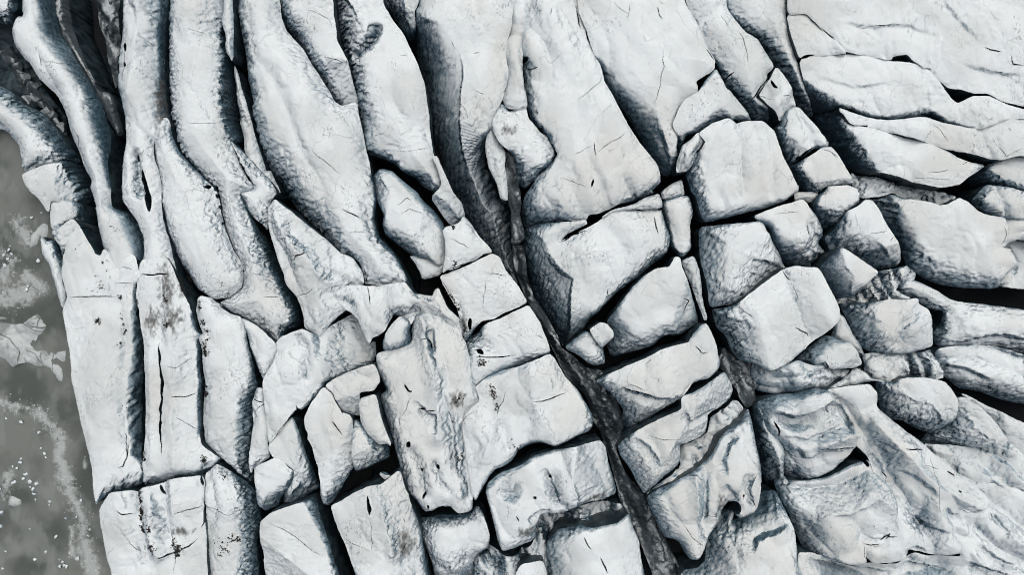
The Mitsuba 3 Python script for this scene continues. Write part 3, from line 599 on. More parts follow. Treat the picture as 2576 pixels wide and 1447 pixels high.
ridge('white ice plateau cut by a diagonal crack, right of the snow gully', 'B 1445,-150 1425,130 1375,250 1370,400 1385,560 1395,650 1405,800 1435,880 1500,980 1560,1030 1610,1120 1627,1170 1600,1222 1540,1272 1480,1315 1440,1402 1400,1446 E 1380,50 1365,150 1387,272 1520,228 1700,213 1850,209 1870,165 1950,150 2050,112 2100,82 2230,52 2360,0 B 2345,1430 2412,1370 2415,1310 2390,1240 2330,1150 2230,1020 2180,940 2100,800 2050,700 1990,600 1960,480 1910,400 1860,290 1840,190 1800,100 1765,-150',
      'B 1450,-150 1432,130 1382,250 1378,400 1440,440 1460,600 1480,800 1500,900 1600,1000 1640,1150 1620,1225 1570,1290 1520,1380 1500,1446 E 1560,60 1640,130 1760,190 1850,204 1870,160 1950,143 2050,103 2100,72 2200,20 2260,-30 B 2250,1440 2350,1390 2400,1350 2408,1310 2385,1240 2325,1150 2225,1020 2175,940 2095,800 2045,700 1985,600 1955,480 1905,400 1855,290 1835,190 1795,100 1760,-150', k=1.0, cap=5, wild=0.5)
ridge('white ice mass with a smooth blue left face along the black crevasse, top right', 'B 1772,-150 1810,100 1855,190 1890,310 1925,410 1955,480 1990,560 2030,650 2100,760 2170,860 2240,970 2300,1070 2330,1150 2400,1240 2430,1300 2480,1322 2530,1250 2552,1175 2543,1100 2540,1000 2502,930 2560,800 2576,770 C 20,738 130,668 120,600 250,503 250,430 200,340 120,150 30,0 0,-150',
      'B 1777,-150 1815,100 1860,190 1895,310 1930,400 1985,430 2050,510 2110,620 2200,680 2300,750 2380,830 2450,930 2510,1020 2538,1110 2535,1000 2498,930 2556,800 2572,768 C 20,733 125,665 116,600 245,500 246,430 196,340 116,150 28,0 0,-150', k=0.8, rough=0.4, wild=0.3, side='smooth blue left face', cap=7)
ridge('cracked white ice ridge with a blue scalloped lower left flank, top right of centre', 'C 20,-150 50,10 130,160 210,340 268,440 320,540 300,600 332,655 430,740 512,812 550,880 572,903 630,905 690,970 750,948 752,898 718,830 640,762 560,720 610,640 660,590 650,540 708,490 700,450 640,360 590,280 500,230 460,190 400,100 350,30 340,-150', 'C 30,-150 60,10 140,160 215,340 290,440 370,545 430,600 500,660 545,708 600,727 680,792 738,862 750,895 716,826 640,758 556,716 606,640 655,590 646,540 703,488 694,450 636,362 586,284 498,235 456,195 396,105 345,35 335,-150', k=0.85, side='blue scalloped flank', wild=0.4)
block('small cracked white ice block with a dark pit, right of the scalloped flank', 'C 668,590 720,500 770,560 830,650 860,720 880,788 820,808 772,868 752,896 722,830 652,770 592,715 632,640', '', wild=0.7, rough=1.2)
block('white ice block with a curled grey lower edge in the column below the dark pit', 'C 762,900 802,830 880,797 950,880 1030,970 1080,1040 1102,1080 1092,1108 1000,1105 900,1185 825,1240 800,1258 772,1180 752,1080 702,970 752,950', 'C 790,910 815,840 880,803 945,885 1025,973 1092,1072 1000,1090 880,1165 822,1080 805,1060 785,980', k=1.1, wild=0.6)
ridge('white tapering ice strip with a dark scalloped left flank, top right', 'C 345,-150 352,30 402,110 460,200 540,240 620,310 700,450 760,560 830,660 870,730 900,800 990,870 1000,850 980,780 940,620 920,540 880,420 840,300 828,260 800,90 798,-150', 'C 360,-150 380,50 450,110 540,170 640,210 700,260 770,340 850,460 900,540 940,620 918,540 876,420 836,300 822,265 796,90 794,-150', k=0.85, side='dark scalloped left flank', wild=0.25)
slab('vast smooth white ice slab filling the top right corner', 'C 806,-150 806,90 940,90 1052,200 1162,300 1222,370 1290,387 1380,397 1450,412 1580,438 1600,410 1700,400 1750,450 1850,508 1880,518 1960,600 2030,650 2120,655 2220,690 2330,690 2420,740 2576,780 3000,850 3000,-150', '', k=1, steps=[(0.35, 2.0, 'C 1150,150 1400,190 1700,180 1950,260'), (0.35, 2.0, 'C 1950,-50 2100,150 2250,330'), (0.3, 1.8, 'C 1700,380 1760,120 1720,-100'), (0.35, 2.0, 'C 2100,480 2300,520 2576,560')], arch=0.12, join=0.14, wild=0.3)
slab('triangular white ice slab below the top right corner slab', 'C 806,98 938,96 1048,206 1158,306 1218,377 1228,390 1000,412 892,430 852,320 834,262', '', arch=0.12, join=0.14, wild=0.4)
slab('wide white ice slab with a dark lower edge, second from the top on the right', 'C 897,447 1010,422 1230,403 1350,411 1450,434 1590,459 1700,469 1790,484 1860,524 1940,604 1990,684 2040,744 2100,780 2210,724 2330,717 2420,767 2576,822 3000,950 3000,1000 2576,878 2450,888 2300,948 2260,962 2150,952 2000,917 1880,848 1830,868 1700,888 1580,903 1450,882 1350,848 1290,803 1200,798 1150,808 1050,828 990,798 942,640', 'C 903,455 1010,426 1230,407 1350,415 1450,438 1590,463 1700,473 1790,488 1860,528 1940,608 1990,688 2040,748 2100,784 2210,728 2330,721 2420,771 2576,826 3000,955 3000,990 2576,874 2450,884 2300,944 2265,952 2150,935 2000,885 1890,808 1840,803 1720,830 1560,862 1420,840 1330,812 1290,790 1190,772 1090,700 1000,640 930,590', k=1.1, steps=[(0.3, 1.8, 'C 1000,560 1300,640 1600,620'), (0.35, 2.0, 'C 1840,560 1870,700 1890,800')], arch=0.12, join=0.14, wild=0.4)
slab('narrow cracked white ice slab, third from the top on the right', 'C 1182,822 1290,852 1410,882 1570,912 1840,882 2000,932 2150,967 2260,972 2330,952 2450,897 2576,887 3000,1010 3000,1250 2576,1160 2420,1198 2360,1188 2200,1150 2050,1120 1990,1115 1860,1062 1680,1020 1550,982 1420,952 1430,925 1280,932', '', arch=0.12, join=0.14, wild=0.5, k=1)
slab('long white ice slab with a dark stippled left end, right of the small blocks', 'C 1000,865 1040,852 1170,832 1270,935 1420,962 1560,1002 1700,1042 1880,1084 2000,1142 2080,1192 2200,1232 2290,1245 2230,1290 2160,1330 2100,1385 1950,1405 1850,1385 1700,1345 1560,1295 1480,1283 1380,1275 1250,1262 1180,1190 1110,1090', 'C 1195,842 1275,938 1420,968 1560,1008 1880,1092 2070,1202 2200,1240 2215,1280 2110,1368 1950,1398 1700,1335 1480,1272 1430,1180 1320,1000 1250,905', k=0.95, arch=0.12, join=0.14, wild=0.35, side='dark stippled left end')
slab('grey shaded ice slab beneath the long white slab at the right edge', 'C 2165,1330 2240,1292 2310,1252 2400,1205 2576,1180 3000,1260 3000,1560 2576,1420 2400,1395 2280,1400 2200,1380', 'C 2340,1270 2420,1215 2576,1190 3000,1270 3000,1520 2576,1390 2440,1330', z=-1.0, k=1)
gully('dark stippled hollow below the long white slab, right of the small blocks', 'C 1290,1300 1400,1325 1560,1360 1700,1400 1850,1430 2050,1446 F 2110,30 2020,85 1950,95 1840,60 1700,42 1590,2 1500,32 1345,40 C 1320,1400', '', bsdf='glacier_ice', z=-2.6, rough=2.0, wild=1.6)
# -- right centre blocks
block('smooth white ice block with a blue arched edge above the big bright block', 'C 20,748 130,684 180,602 255,517 300,592 330,662 430,742 520,832 548,898 462,906 420,878 350,878 230,926 130,985 50,998 30,1008 0,1078 B 2542,1118 2548,1080 2542,1000 2506,932 2562,804 2576,774', 'C 20,750 130,688 180,640 250,545 300,610 330,680 440,765 515,845 440,848 380,870 340,775 290,790 220,838 140,900 60,975 0,1000 B 2540,1005 2510,930 2565,806', k=1.3, rough=0.5, wild=0.3, side='blue arched lower edge')
block('chipped white ice flap beside the dark slit, left of the big bright block', 'C 0,1102 60,1062 130,992 178,1052 130,1140 110,1192 40,1280 0,1284 B 2540,1290 2548,1200', '', z=-0.2, wild=0.6)
block('big bright white ice block with two lobes, right of the vertical black slit', 'C 130,1000 230,930 350,885 420,932 460,917 550,907 600,907 640,932 700,982 730,1080 770,1200 830,1320 880,1410 870,1446 F 850,10 780,60 650,110 500,147 350,182 230,212 160,222 130,120 110,30 C 80,1446 30,1310 112,1200 135,1140 182,1060', 'C 140,1002 240,936 350,892 420,940 460,924 550,913 600,913 640,938 690,990 722,1080 760,1200 820,1320 866,1412 F 800,30 620,65 440,90 300,130 230,120 200,30 C 190,1380 160,1250 150,1150 188,1060', facet=(0, 0.1, 0), k=0.95, wild=0.35, ridges=[(-0.5, 1.2, 'C 425,935 445,1100 470,1446'), (-0.4, 1.2, 'C 650,960 690,1200 680,1446')])
block('small square white ice block with a grey left side, right of the big bright block', 'C 812,1258 900,1222 950,1190 1040,1132 1060,1112 1130,1106 1170,1150 1240,1270 1300,1360 1298,1382 1200,1392 1100,1402 1060,1446 F 1040,0 980,75 960,70 930,30 880,10 C 870,1400 832,1330', 'C 900,1242 1040,1136 1130,1112 1180,1172 1240,1272 1296,1368 1150,1383 1080,1415 1000,1350', k=1.3, wild=0.35)
block('dark ice lump under the big bright block, beside its lower right corner', 'F 852,8 1030,0 1000,55 972,75 930,50 860,72', '', z=-1.8)
block('small ice block with a striped grey foot below the square white block', 'F 990,105 1030,32 1100,-8 C 1110,1412 1250,1397 1320,1422 F 1340,20 1335,80 1240,160 1180,240 1150,288 1080,270 1040,210', 'F 1040,60 1110,5 C 1120,1420 1250,1402 1312,1425 F 1325,20 1300,80 1120,112 1035,100', k=1.2)
block('white ice block with a chipped right corner, below the big bright block to its right', 'F 542,182 630,152 750,107 920,57 950,92 990,160 1060,240 1090,288 1090,330 1060,360 1050,400 1110,412 1110,480 1060,510 992,528 990,560 800,553 770,520 740,450 690,370 660,280 612,230', 'F 552,186 760,115 918,63 965,140 965,230 960,290 890,350 770,348 725,280 705,235 680,205', k=1.2, wild=0.35, ridges=[(-0.8, 1.2, 'F 1000,250 1030,330 1010,430')])
block('faceted ice block with a pyramid like crest and grey sides, below the dark cleft', 'F 130,272 300,252 480,237 580,227 612,242 640,282 670,330 690,390 730,450 760,540 778,578 720,600 640,650 560,710 480,790 400,840 300,860 210,870 190,700 142,520', 'F 350,285 580,240 640,300 650,345 520,410 400,525 345,690 332,690 370,520 385,480 378,380', facet=(0, 0.1, 0), k=0.75, cap=5, wild=0.3)
block('largest smooth ice block on the right, split by a shallow groove', 'F 220,890 300,890 420,862 500,792 600,712 700,642 800,582 860,567 950,577 1030,577 1060,622 1090,690 1150,800 1190,880 1195,950 1170,980 1080,1070 960,1170 890,1220 820,1290 740,1330 660,1350 600,1320 530,1290 430,1270 370,1200 330,1090 260,1020', 'F 430,868 500,800 600,722 700,652 800,592 860,575 950,585 1025,583 1055,630 1085,700 1145,805 1184,890 1178,960 1080,1058 960,1155 885,1205 815,1275 735,1318 665,1338 610,1290 570,1150 540,1000 525,930', facet=(0, 0.1, 0), k=0.95, wild=0.35, ridges=[(-1.0, 2.6, 'F 790,600 810,700 880,850 925,980 980,1090'), (0.5, 2.0, 'F 560,900 620,1150 660,1330')], side='blue grey stippled left side')
block('tilted cube of blue ice with one white face, standing among the right hand blocks', 'F 1040,572 1110,502 1210,422 1290,472 1400,552 1482,612 1440,650 1400,702 1340,742 1270,792 1190,802 1150,780 1100,690 1060,622', 'F 1218,424 1290,475 1400,555 1478,613 1420,650 1368,690 1320,630 1265,535 1228,465', facet=(0, 0.1, 0), k=0.75, rough=0.35, wild=0.15, z=0.4, side='smooth blue face')
block('grey stippled ice block with a white top, behind the tilted blue cube', 'F 1080,352 1150,300 1200,230 1250,152 1340,112 1390,62 1440,72 1490,132 1560,272 1620,362 1670,442 1710,522 1690,558 1600,573 1480,578 1430,558 1300,468 1210,418 1130,488 1118,410', 'F 1255,163 1340,120 1390,74 1450,94 1488,142 1555,282 1635,400 1685,495 1655,470 1600,410 1540,350 1460,315 1380,305 1305,272', k=0.7, cap=4.5, side='grey stippled front')
slab('large grey white ice slab with a scalloped top edge at the right', 'F 1340,55 1500,42 1590,14 1700,54 1840,74 1950,104 2020,98 2120,42 2180,72 2280,152 2350,182 2460,192 2480,262 2470,400 2425,415 2500,432 2540,502 2568,545 2500,592 2450,642 2400,722 2250,727 2100,722 1950,692 1800,622 1710,560 1670,430 1640,385 1590,300 1550,220 1490,115 1390,75', 'F 1660,66 1700,60 1850,84 1960,110 2030,104 2120,50 2178,80 2278,158 2350,190 2452,202 2440,400 2405,417 2490,440 2555,542 2430,610 2200,590 2000,525 1860,450 1810,340 1730,230 1680,140', k=0.75, cap=5, wild=0.5)
slab('ice slab with grey bumps touching the right edge, upper half', 'F 2195,70 2255,20 2330,-60 C 2576,1426 3000,1565 F 3000,180 2576,205 2465,188 2355,178 2290,145', 'F 2300,60 2400,-20 2576,-10 3000,120 3000,170 2576,190 2465,160', z=-0.6, k=0.7, wild=0.8)
slab('small pale ice slab at the right edge beside the scalloped slab', 'F 2470,205 3000,190 3000,420 2576,345 2500,378 2435,412 2445,330', '', z=-1.2, wild=0.8)
gully('dark stippled corner hollow at the right edge below the pale slab', 'F 2575,540 2520,480 2440,425 2500,385 2576,350 3000,430 3000,740 2576,730 2415,715 2455,640 2505,592', '', bsdf='glacier_ice', z=-3.5, rough=1.6, wild=1.2)
block('white topped ice block with a wavy crest, right of the largest smooth block', 'F 1195,852 1320,852 1450,842 1600,817 1700,822 1795,812 1800,852 1870,892 1910,982 1930,1100 1945,1170 1880,1195 1750,1222 1600,1232 1450,1222 1350,1162 1300,1080 1250,960', 'F 1470,860 1600,825 1700,830 1790,820 1797,860 1865,897 1900,985 1920,1100 1937,1165 1860,1185 1700,1210 1640,1185 1600,1130 1550,1010 1490,930', k=0.75, wild=0.5, side='blue grey stippled left face', ridges=[(-0.7, 1.3, 'F 1800,900 1680,1010 1650,1150')])
ridge('long grey ice ridge running to the right edge under the black cleft', 'F 1550,742 1620,692 1740,662 1850,692 1960,757 2060,822 2160,842 2330,862 2576,892 3000,960 3000,1300 2576,1230 2450,1180 2200,1160 2000,1180 1950,1150 1930,1080 1990,1010 2020,900 1900,880 1800,800 1680,790 1600,762', 'F 1720,675 1850,705 1960,770 2060,835 2300,878 2576,905 3000,975 3000,1080 2576,1060 2300,1080 2100,1140 2020,1120 2040,1000 2030,880 1900,830 1790,740', z=-0.8, k=0.7, wild=0.4, steps=[(1.1, 2.0, 'F 2100,1130 2300,1090 2450,1080 2700,1120')], cap=4)
gully('dark rubble hollow between the tilted blue cube and the long grey ridge', 'F 1190,805 1270,795 1340,745 1405,705 1445,650 1490,600 1600,580 1700,560 1760,610 1730,660 1620,688 1550,740 1600,765 1680,795 1700,820 1600,815 1450,840 1320,850 1200,850', '', bsdf='glacier_ice', z=-3.2, rough=1.4, wild=1.8)
slab('sloping grey ice slab near the right edge above the lower black cleft', 'F 1955,1200 2050,1182 2200,1165 2300,1172 2450,1185 2576,1237 3000,1310 I 3000,200 2576,155 2400,118 2250,58 2100,38 2040,-10 F 1990,1400 1960,1300', 'F 1970,1205 2050,1190 2300,1180 2576,1245 3000,1318 3000,1440 2576,1400 2300,1330 2050,1260', z=-1.0, k=0.8, ridges=[(-1.3, 2.8, 'F 2000,1270 2250,1260 2450,1330 2700,1420')], wild=0.4, steps=[(1.0, 2.2, 'F 2130,1130 2300,1120 2450,1190 2700,1260'), (0.9, 1.8, 'F 2030,1290 2200,1350 2400,1430')])
gully('grey rubble filled trough below the wavy crested block at right', 'F 1385,1235 1450,1228 1600,1237 1750,1227 1945,1202 1958,1300 1985,1400 1900,1425 1780,1410 1700,1420 1640,1440 1500,1430 1400,1410', '', bsdf='glacier_ice', z=-2.4, rough=1.6, wild=1.6)
slab('snow shelf between the largest smooth block and the wavy crested block', 'F 1200,930 1230,950 1300,1085 1355,1165 1380,1230 1390,1310 1320,1200 1280,1140 1200,1130 1130,1098 1180,990', 'F 1200,940 1230,960 1290,1085 1320,1180 1240,1130 1170,1090 1185,1000', z=-2.0, k=0.8)
# -- centre
block('tilted ice block with a blue undercut face beside the black crevasse, left of centre', 'B 240,1330 285,1272 380,1292 440,1352 500,1402 560,1446 E 600,60 700,150 760,240 772,300 780,362 780,480 750,540 722,545 650,500 560,485 470,430 400,370 345,330 315,250 322,180 300,120 260,40 B 235,1420', 'B 270,1295 300,1275 360,1320 400,1400 430,1446 E 380,40 340,140 345,200 400,260 520,320 600,345 640,440 700,515 738,540 770,470 770,370 745,310 680,225 600,140 540,70 480,10 B 440,1400 380,1330', k=1.3, rough=0.5, wild=0.3, side='blue undercut face')
slab('snow wedge lying under the blue undercut face of the tilted block, left of centre', 'E 515,490 560,488 650,508 725,552 750,545 785,470 795,482 770,580 740,615 722,635 610,658 590,600 550,530', '', z=-1.8, wild=0.4)
block('folded white ice block between the tilted block and the warm grey slab', 'B 690,1182 720,1182 770,1300 830,1446 E 900,80 922,172 900,215 835,248 775,190 722,110 680,50 B 745,1420 760,1382 735,1280', '', z=-0.5, wild=0.7, ridges=[(0.6, 1.0, 'E 720,30 790,70 880,180')])
slab('warm grey triangular ice slab right of the tilted block, centre left', 'E 832,260 918,185 960,222 1030,332 1140,452 1080,478 980,527 900,553 850,580 785,592 765,610 792,480 782,362 765,292 790,262', '', wild=0.3, tilt=(-0.02, 0))
slab('warm white ice slab with a straight upper crack, centre of the photo', 'E 742,642 850,607 1000,540 1140,467 1195,500 1230,590 1285,660 1340,730 1400,840 1350,862 1230,912 1150,962 1060,972 1010,1022 960,1100 930,1138 905,1108 902,980 870,870 820,790 770,702', 'E 745,645 850,610 1000,543 1138,470 1190,500 1225,590 1280,660 1330,730 1388,838 1230,905 1150,952 1055,965 1000,1010 950,1050 905,980 873,870 823,790 773,705', wild=0.35, k=1.0)
slab('hummocky white ice mass under the end of the black crevasse, left of centre', 'E 132,707 300,714 420,694 475,687 545,778 600,782 690,792 700,742 725,730 790,880 900,980 905,1118 870,1062 832,1012 812,1008 750,938 560,922 520,1005 498,985 450,940 370,938 320,1050 260,1092 220,1102 205,1150 152,1050 120,960 60,908 20,890 -40,820 -60,760 20,714', '', wild=0.6, z=-0.2, ridges=[(0.6, 1.6, 'E 560,800 650,830 730,880 800,950'), (-0.7, 1.4, 'E 20,830 60,860'), (-0.9, 1.5, 'E 400,950 500,930 560,915')])
ice('ice_boulder', 'small loose ice boulder wedged between larger blocks, left of centre', 'ice boulder', 'E 310,1150 330,1072 380,1002 440,947 480,962 515,1002 500,1060 530,1120 500,1160 430,1190 380,1200 315,1192', 'E 335,1075 440,952 500,1000 450,1090 425,1130 330,1145', z=0.5, k=1.2, wild=0.25)
ridge('long fluted ice mass with a round knob at its upper end, lower centre', 'E 250,1235 410,1192 520,1152 530,1100 522,1050 537,982 560,927 680,927 750,942 780,992 840,1017 890,1082 930,1152 948,1220 968,1290 985,1380 H 985,20 1005,30 1048,130 932,232 912,310 922,400 942,550 972,760 985,870 980,968 960,988 880,1000 842,962 820,945 740,942 680,980 620,985 560,900 500,840 430,610 400,500 370,400 330,250 300,150 290,100 340,60 310,-20 E 270,1340',
      'E 260,1242 415,1202 525,1168 545,1100 540,1050 555,985 570,940 680,938 745,950 775,1000 835,1025 885,1090 925,1160 940,1225 958,1290 975,1380 H 975,20 998,35 1030,130 925,232 905,310 915,400 935,550 965,760 978,870 955,975 880,990 842,950 815,930 740,930 690,960 640,950 590,800 530,650 500,500 450,300 430,230 420,160 400,60 380,-20 E 300,1330', k=0.8, wild=0.3, steps=[(1.0, 1.2, 'E 700,1000 710,1120 720,1230'), (0.9, 1.2, 'H 560,130 650,205 725,240 730,400'), (0.8, 1.0, 'H 830,120 850,300 870,520 900,760')], z=0.1, ridges=[(0.8, 1.8, 'E 600,950 640,1100 700,1400 H 725,100 725,420'), (-0.5, 1.0, 'H 760,60 800,200 830,400 840,600'), (0.5, 0.9, 'H 800,100 850,350 880,600 900,850'), (-0.4, 0.8, 'H 900,350 930,600 960,850'), (-0.8, 1.2, 'H 530,540 600,700 620,850'), (-0.7, 1.0, 'H 700,620 740,760 800,820'), (-0.6, 0.9, 'E 660,1090 690,1200 720,1290')])
slab('white ice slab with a bulging grey left end between two diagonal black cracks, centre', 'E 932,1150 962,1100 1030,1078 1090,1003 1200,967 1300,912 1418,864 1450,920 1500,1000 1560,1160 1575,1208 1450,1270 1300,1322 1200,1352 1110,1392 1050,1440 H 1015,28 992,20 E 990,1380 972,1300 955,1225 942,1180', 'E 1085,1012 1200,975 1300,920 1416,870 1445,925 1495,1005 1550,1160 1565,1198 1440,1225 1330,1238 1290,1262 1150,1325 1060,1400 H 1010,10 E 998,1360 985,1290 1010,1235 1100,1245 1190,1240 1150,1130', k=1.0, wild=0.4)
slab('large white ice slab with a pointed lower edge, right of the fluted mass', 'E 1300,1345 1430,1292 1570,1232 1602,1262 1680,1400 1720,1446 H 1782,60 1850,170 1890,250 1895,330 1870,370 1780,402 1700,442 1640,467 1590,462 1500,440 1380,482 1330,512 1270,602 1150,662 1090,742 1040,832 1012,888 988,870 974,760 945,550 925,400 915,310 935,240 1052,137 1015,40 E 1062,1442 1120,1402 1200,1362', 'E 1300,1350 1430,1298 1565,1240 1595,1270 1670,1410 H 1765,65 1840,180 1840,330 1770,390 1690,430 1635,455 1590,445 1500,415 1350,450 1260,560 1140,640 1080,720 1030,820 1008,870 995,860 982,760 952,550 932,400 922,310 942,245 1060,137 1025,45 E 1062,1448', k=1.1, wild=0.4, ridges=[(0.9, 3.0, 'E 1420,1340 H 1440,130 1520,280 1630,440'), (0.4, 1.2, 'H 1250,20 1180,250 1060,600'), (-0.4, 1.0, 'H 1220,320 1260,500')])
ridge('dark stippled ice slope below a white ridge crest, left of the diagonal crack', 'E 1387,277 1520,232 1700,217 1850,213 1855,240 1700,310 1645,378 1720,348 1850,283 1960,213 2060,152 2150,132 2420,127 2440,200 2490,330 2490,392 2460,462 2430,490 2330,562 2230,652 2100,742 2000,842 1930,922 1880,962 1800,1072 1750,1142 1710,1180 1650,1180 1620,1090 1560,990 1490,890 1440,770 1400,640 1395,560 1377,400', 'E 1560,305 1650,235 1850,218 1853,242 1700,315 1640,385 1720,355 1850,290 1960,220 2060,160 2150,140 2410,136 2425,210 2440,330 2440,390 2390,430 2300,490 2240,560 2190,615 2120,670 2030,760 1960,850 1900,910 1850,850 1830,700 1820,560 1780,470 1660,430 1600,410', k=1.35, cap=8, wild=0.45, rough=1.15, side='dark stippled blue grey slope')
slab('thin ice sliver along the diagonal crack at centre right', 'E 1970,195 2060,136 2220,94 2300,46 2400,12 2420,52 2425,120 2150,126 2055,146', '', z=-0.1)
block('white ice block with a curved grey lower side, right of the diagonal crack', 'E 2010,985 2060,925 2110,852 2200,732 2290,642 2390,582 2480,572 2530,494 2560,500 F 0,582 50,702 100,832 155,960 150,1000 60,1052 0,1085 E 2480,1075 2420,1092 2350,1162 2200,1202 2060,1242 2035,1225 2005,1152 2062,1110 2060,1070', 'E 2110,905 2125,860 2210,742 2300,652 2395,592 2485,580 2535,505 2565,510 F 0,600 45,710 90,835 80,890 20,950 E 2480,985 2350,1005 2260,1055 2190,1010 2150,940', k=1.0, wild=0.4)
block('rounded grey stippled ice knob at the lower end of the dark slope, centre right', 'E 1690,1185 1780,1110 1850,1060 1910,1090 1970,1180 1992,1290 1930,1310 1870,1292 1800,1235', 'E 1800,1150 1850,1095 1890,1130 1905,1205 1870,1230', z=-0.7, k=0.9, facet=(0, 0.1, 0))
block('small white ice pillar capping the grey knob, centre right', 'E 1880,1040 1960,992 2000,1002 2050,1062 2055,1102 2010,1140 1965,1185 1910,1100', 'E 1890,1045 1960,998 2000,1010 2040,1066 2044,1098 2000,1128 1955,1150', z=-0.1, k=1.0, facet=(0, 0.1, 0))
fin('dark rippled ice column in the black slit right of the cracked slab', 'E 2432,70 2576,30 F 50,32 82,130 78,180 55,260 66,420 20,480 0,488 E 2500,420 2490,320 2450,180 2432,120', 'E 2450,85 2576,45 F 40,45 65,130 55,250 50,410 10,470 E 2520,400 2510,310 2470,180', z=-1.8, rough=1.2)
fin('dark upright ice column at the bottom of the vertical black slit', 'F 0,525 90,490 120,560 140,680 160,850 188,960 172,970 150,900 100,760 50,640', '', z=-2.0, rough=1.2)
fin('small dark ice lump at the top of the black slit, centre right', 'E 2425,0 2500,-60 2576,-90 F 20,10 0,22 E 2576,22 2432,55', '', z=-2.2, rough=1.4)
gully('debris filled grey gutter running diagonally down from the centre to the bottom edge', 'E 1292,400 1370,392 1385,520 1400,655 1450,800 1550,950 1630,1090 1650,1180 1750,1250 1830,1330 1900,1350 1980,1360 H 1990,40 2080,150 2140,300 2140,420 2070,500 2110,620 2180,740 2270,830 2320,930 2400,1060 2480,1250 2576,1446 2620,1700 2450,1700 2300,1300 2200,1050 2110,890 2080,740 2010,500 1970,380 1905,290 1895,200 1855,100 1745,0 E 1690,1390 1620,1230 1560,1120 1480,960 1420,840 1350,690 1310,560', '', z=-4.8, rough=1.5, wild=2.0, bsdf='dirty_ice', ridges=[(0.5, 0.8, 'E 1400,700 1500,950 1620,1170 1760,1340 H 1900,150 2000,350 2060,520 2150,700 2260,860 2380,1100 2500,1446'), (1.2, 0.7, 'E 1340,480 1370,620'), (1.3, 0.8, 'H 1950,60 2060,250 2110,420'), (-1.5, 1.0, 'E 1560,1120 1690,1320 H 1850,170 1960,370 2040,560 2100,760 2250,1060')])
# -- lower centre right
slab('ice slab with fine curved cracks and a grey pointed lower face, lower right of centre', 'E 1925,1440 2010,1395 2080,1362 2200,1310 2300,1272 2420,1202 2576,1157 F 60,1142 90,1082 150,1012 190,1002 250,1140 290,1280 280,1330 200,1410 80,1440 H 2576,105 2420,192 2300,282 2200,352 2155,360 2132,280 2140,200 2080,120 2000,40', 'E 2010,1402 2100,1357 2300,1282 2420,1212 2576,1167 F 60,1155 100,1100 160,1030 190,1020 240,1140 280,1280 195,1395 80,1425 H 2576,85 2410,110 2290,80 2150,10', k=0.85, wild=0.3, steps=[(0.9, 1.5, 'H 2120,30 2260,75 2400,122 2560,105')])
block('faceted ice block with a grey left face, lower right beside the gutter', 'H 2092,490 2150,422 2310,332 2450,262 2576,202 I 0,110 100,70 200,10 F 330,1370 380,1446 I 402,30 425,90 400,150 320,200 250,232 212,262 210,380 170,430 0,480 H 2576,640 2450,722 2300,850 2270,800 2180,640 2122,560', 'H 2210,400 2310,338 2450,268 2576,210 I 0,120 110,85 240,30 F 320,1400 370,1435 I 395,40 412,90 388,140 315,190 245,222 203,255 203,370 150,425 0,465 H 2576,600 2420,680 2380,640 2320,560 2270,470', k=0.85, wild=0.3, steps=[(1.1, 1.5, 'H 2210,400 2330,470 2400,590 2440,680'), (1.0, 1.5, 'H 2540,440 2576,470 I 60,480 170,430 215,380'), (0.8, 1.2, 'I 20,180 60,290 180,240 300,190')], ridges=[(-0.6, 1.2, 'H 2330,400 2400,520 2440,640'), (0.4, 1.2, 'H 2400,300 I 200,120')])
gully('dark stippled ice gully below the faceted block, lower right', 'H 2310,862 2450,728 2576,648 I 0,488 170,440 212,388 252,262 330,202 430,140 480,200 470,290 380,350 300,420 230,560 150,640 0,720 H 2576,735 2450,795', '', bsdf='glacier_ice', z=-2.8, rough=1.6, wild=1.4)
ridge('white ice ridge with a pointed lower tip and dirty base, bottom right of centre', 'H 2310,872 2450,802 2576,742 I 20,730 150,652 230,572 300,432 400,342 480,282 500,202 530,282 560,422 600,602 612,702 610,800 600,902 580,972 450,1032 410,1002 380,902 320,1002 280,1082 200,1202 130,1350 60,1340 0,1230 H 2540,1200 2450,1170 2400,1080', 'H 2440,870 2576,760 I 20,745 180,665 250,580 320,460 400,390 480,320 520,400 570,560 590,700 600,800 590,902 572,962 460,1010 430,980 385,880 310,990 260,1080 190,1190 130,1330 80,1290 30,1150 H 2576,1080 2500,980', k=0.8, rough=0.6, wild=0.4, steps=[(1.0, 1.6, 'I 460,400 380,480 330,600 360,700'), (0.9, 1.5, 'I 205,690 200,900 195,1150'), (1.0, 1.5, 'I 570,700 520,810 580,960'), (0.8, 1.4, 'I 330,760 400,820 450,870')], ridges=[(-0.7, 1.3, 'I 200,680 190,1000 190,1180'), (0.6, 1.3, 'I 100,720 120,1000'), (-0.8, 1.2, 'I 420,880 330,1000')])
block('ice block with a lumpy white top, between two sunken black clefts in the lower centre', 'H 1092,832 1110,762 1200,692 1370,622 1450,562 1600,522 1740,492 1970,462 2010,522 2030,640 2070,760 2110,880 2100,910 2000,932 1880,927 1790,947 1640,982 1500,1002 1460,1090 1455,1190 1320,1240 1220,1268 1180,1180 1140,1000', 'H 1110,838 1160,790 1240,730 1370,650 1460,600 1540,560 1740,502 1962,470 2000,530 2018,640 2050,760 2080,870 1990,905 1870,895 1660,912 1640,965 1500,985 1420,1070 1250,1200 1225,1180 1185,1060 1145,950', k=1.0, wild=0.4, steps=[(1.0, 1.6, 'H 1560,640 1620,780 1660,920'), (0.9, 1.4, 'H 1180,790 1290,830 1330,740'), (0.8, 1.4, 'H 1400,1040 1500,960 1600,960')], ridges=[(0.8, 2.0, 'H 1740,520 1730,680 1790,900'), (-0.8, 1.3, 'H 1600,720 1620,850 1650,940'), (-0.7, 1.2, 'H 1230,760 1290,850')])
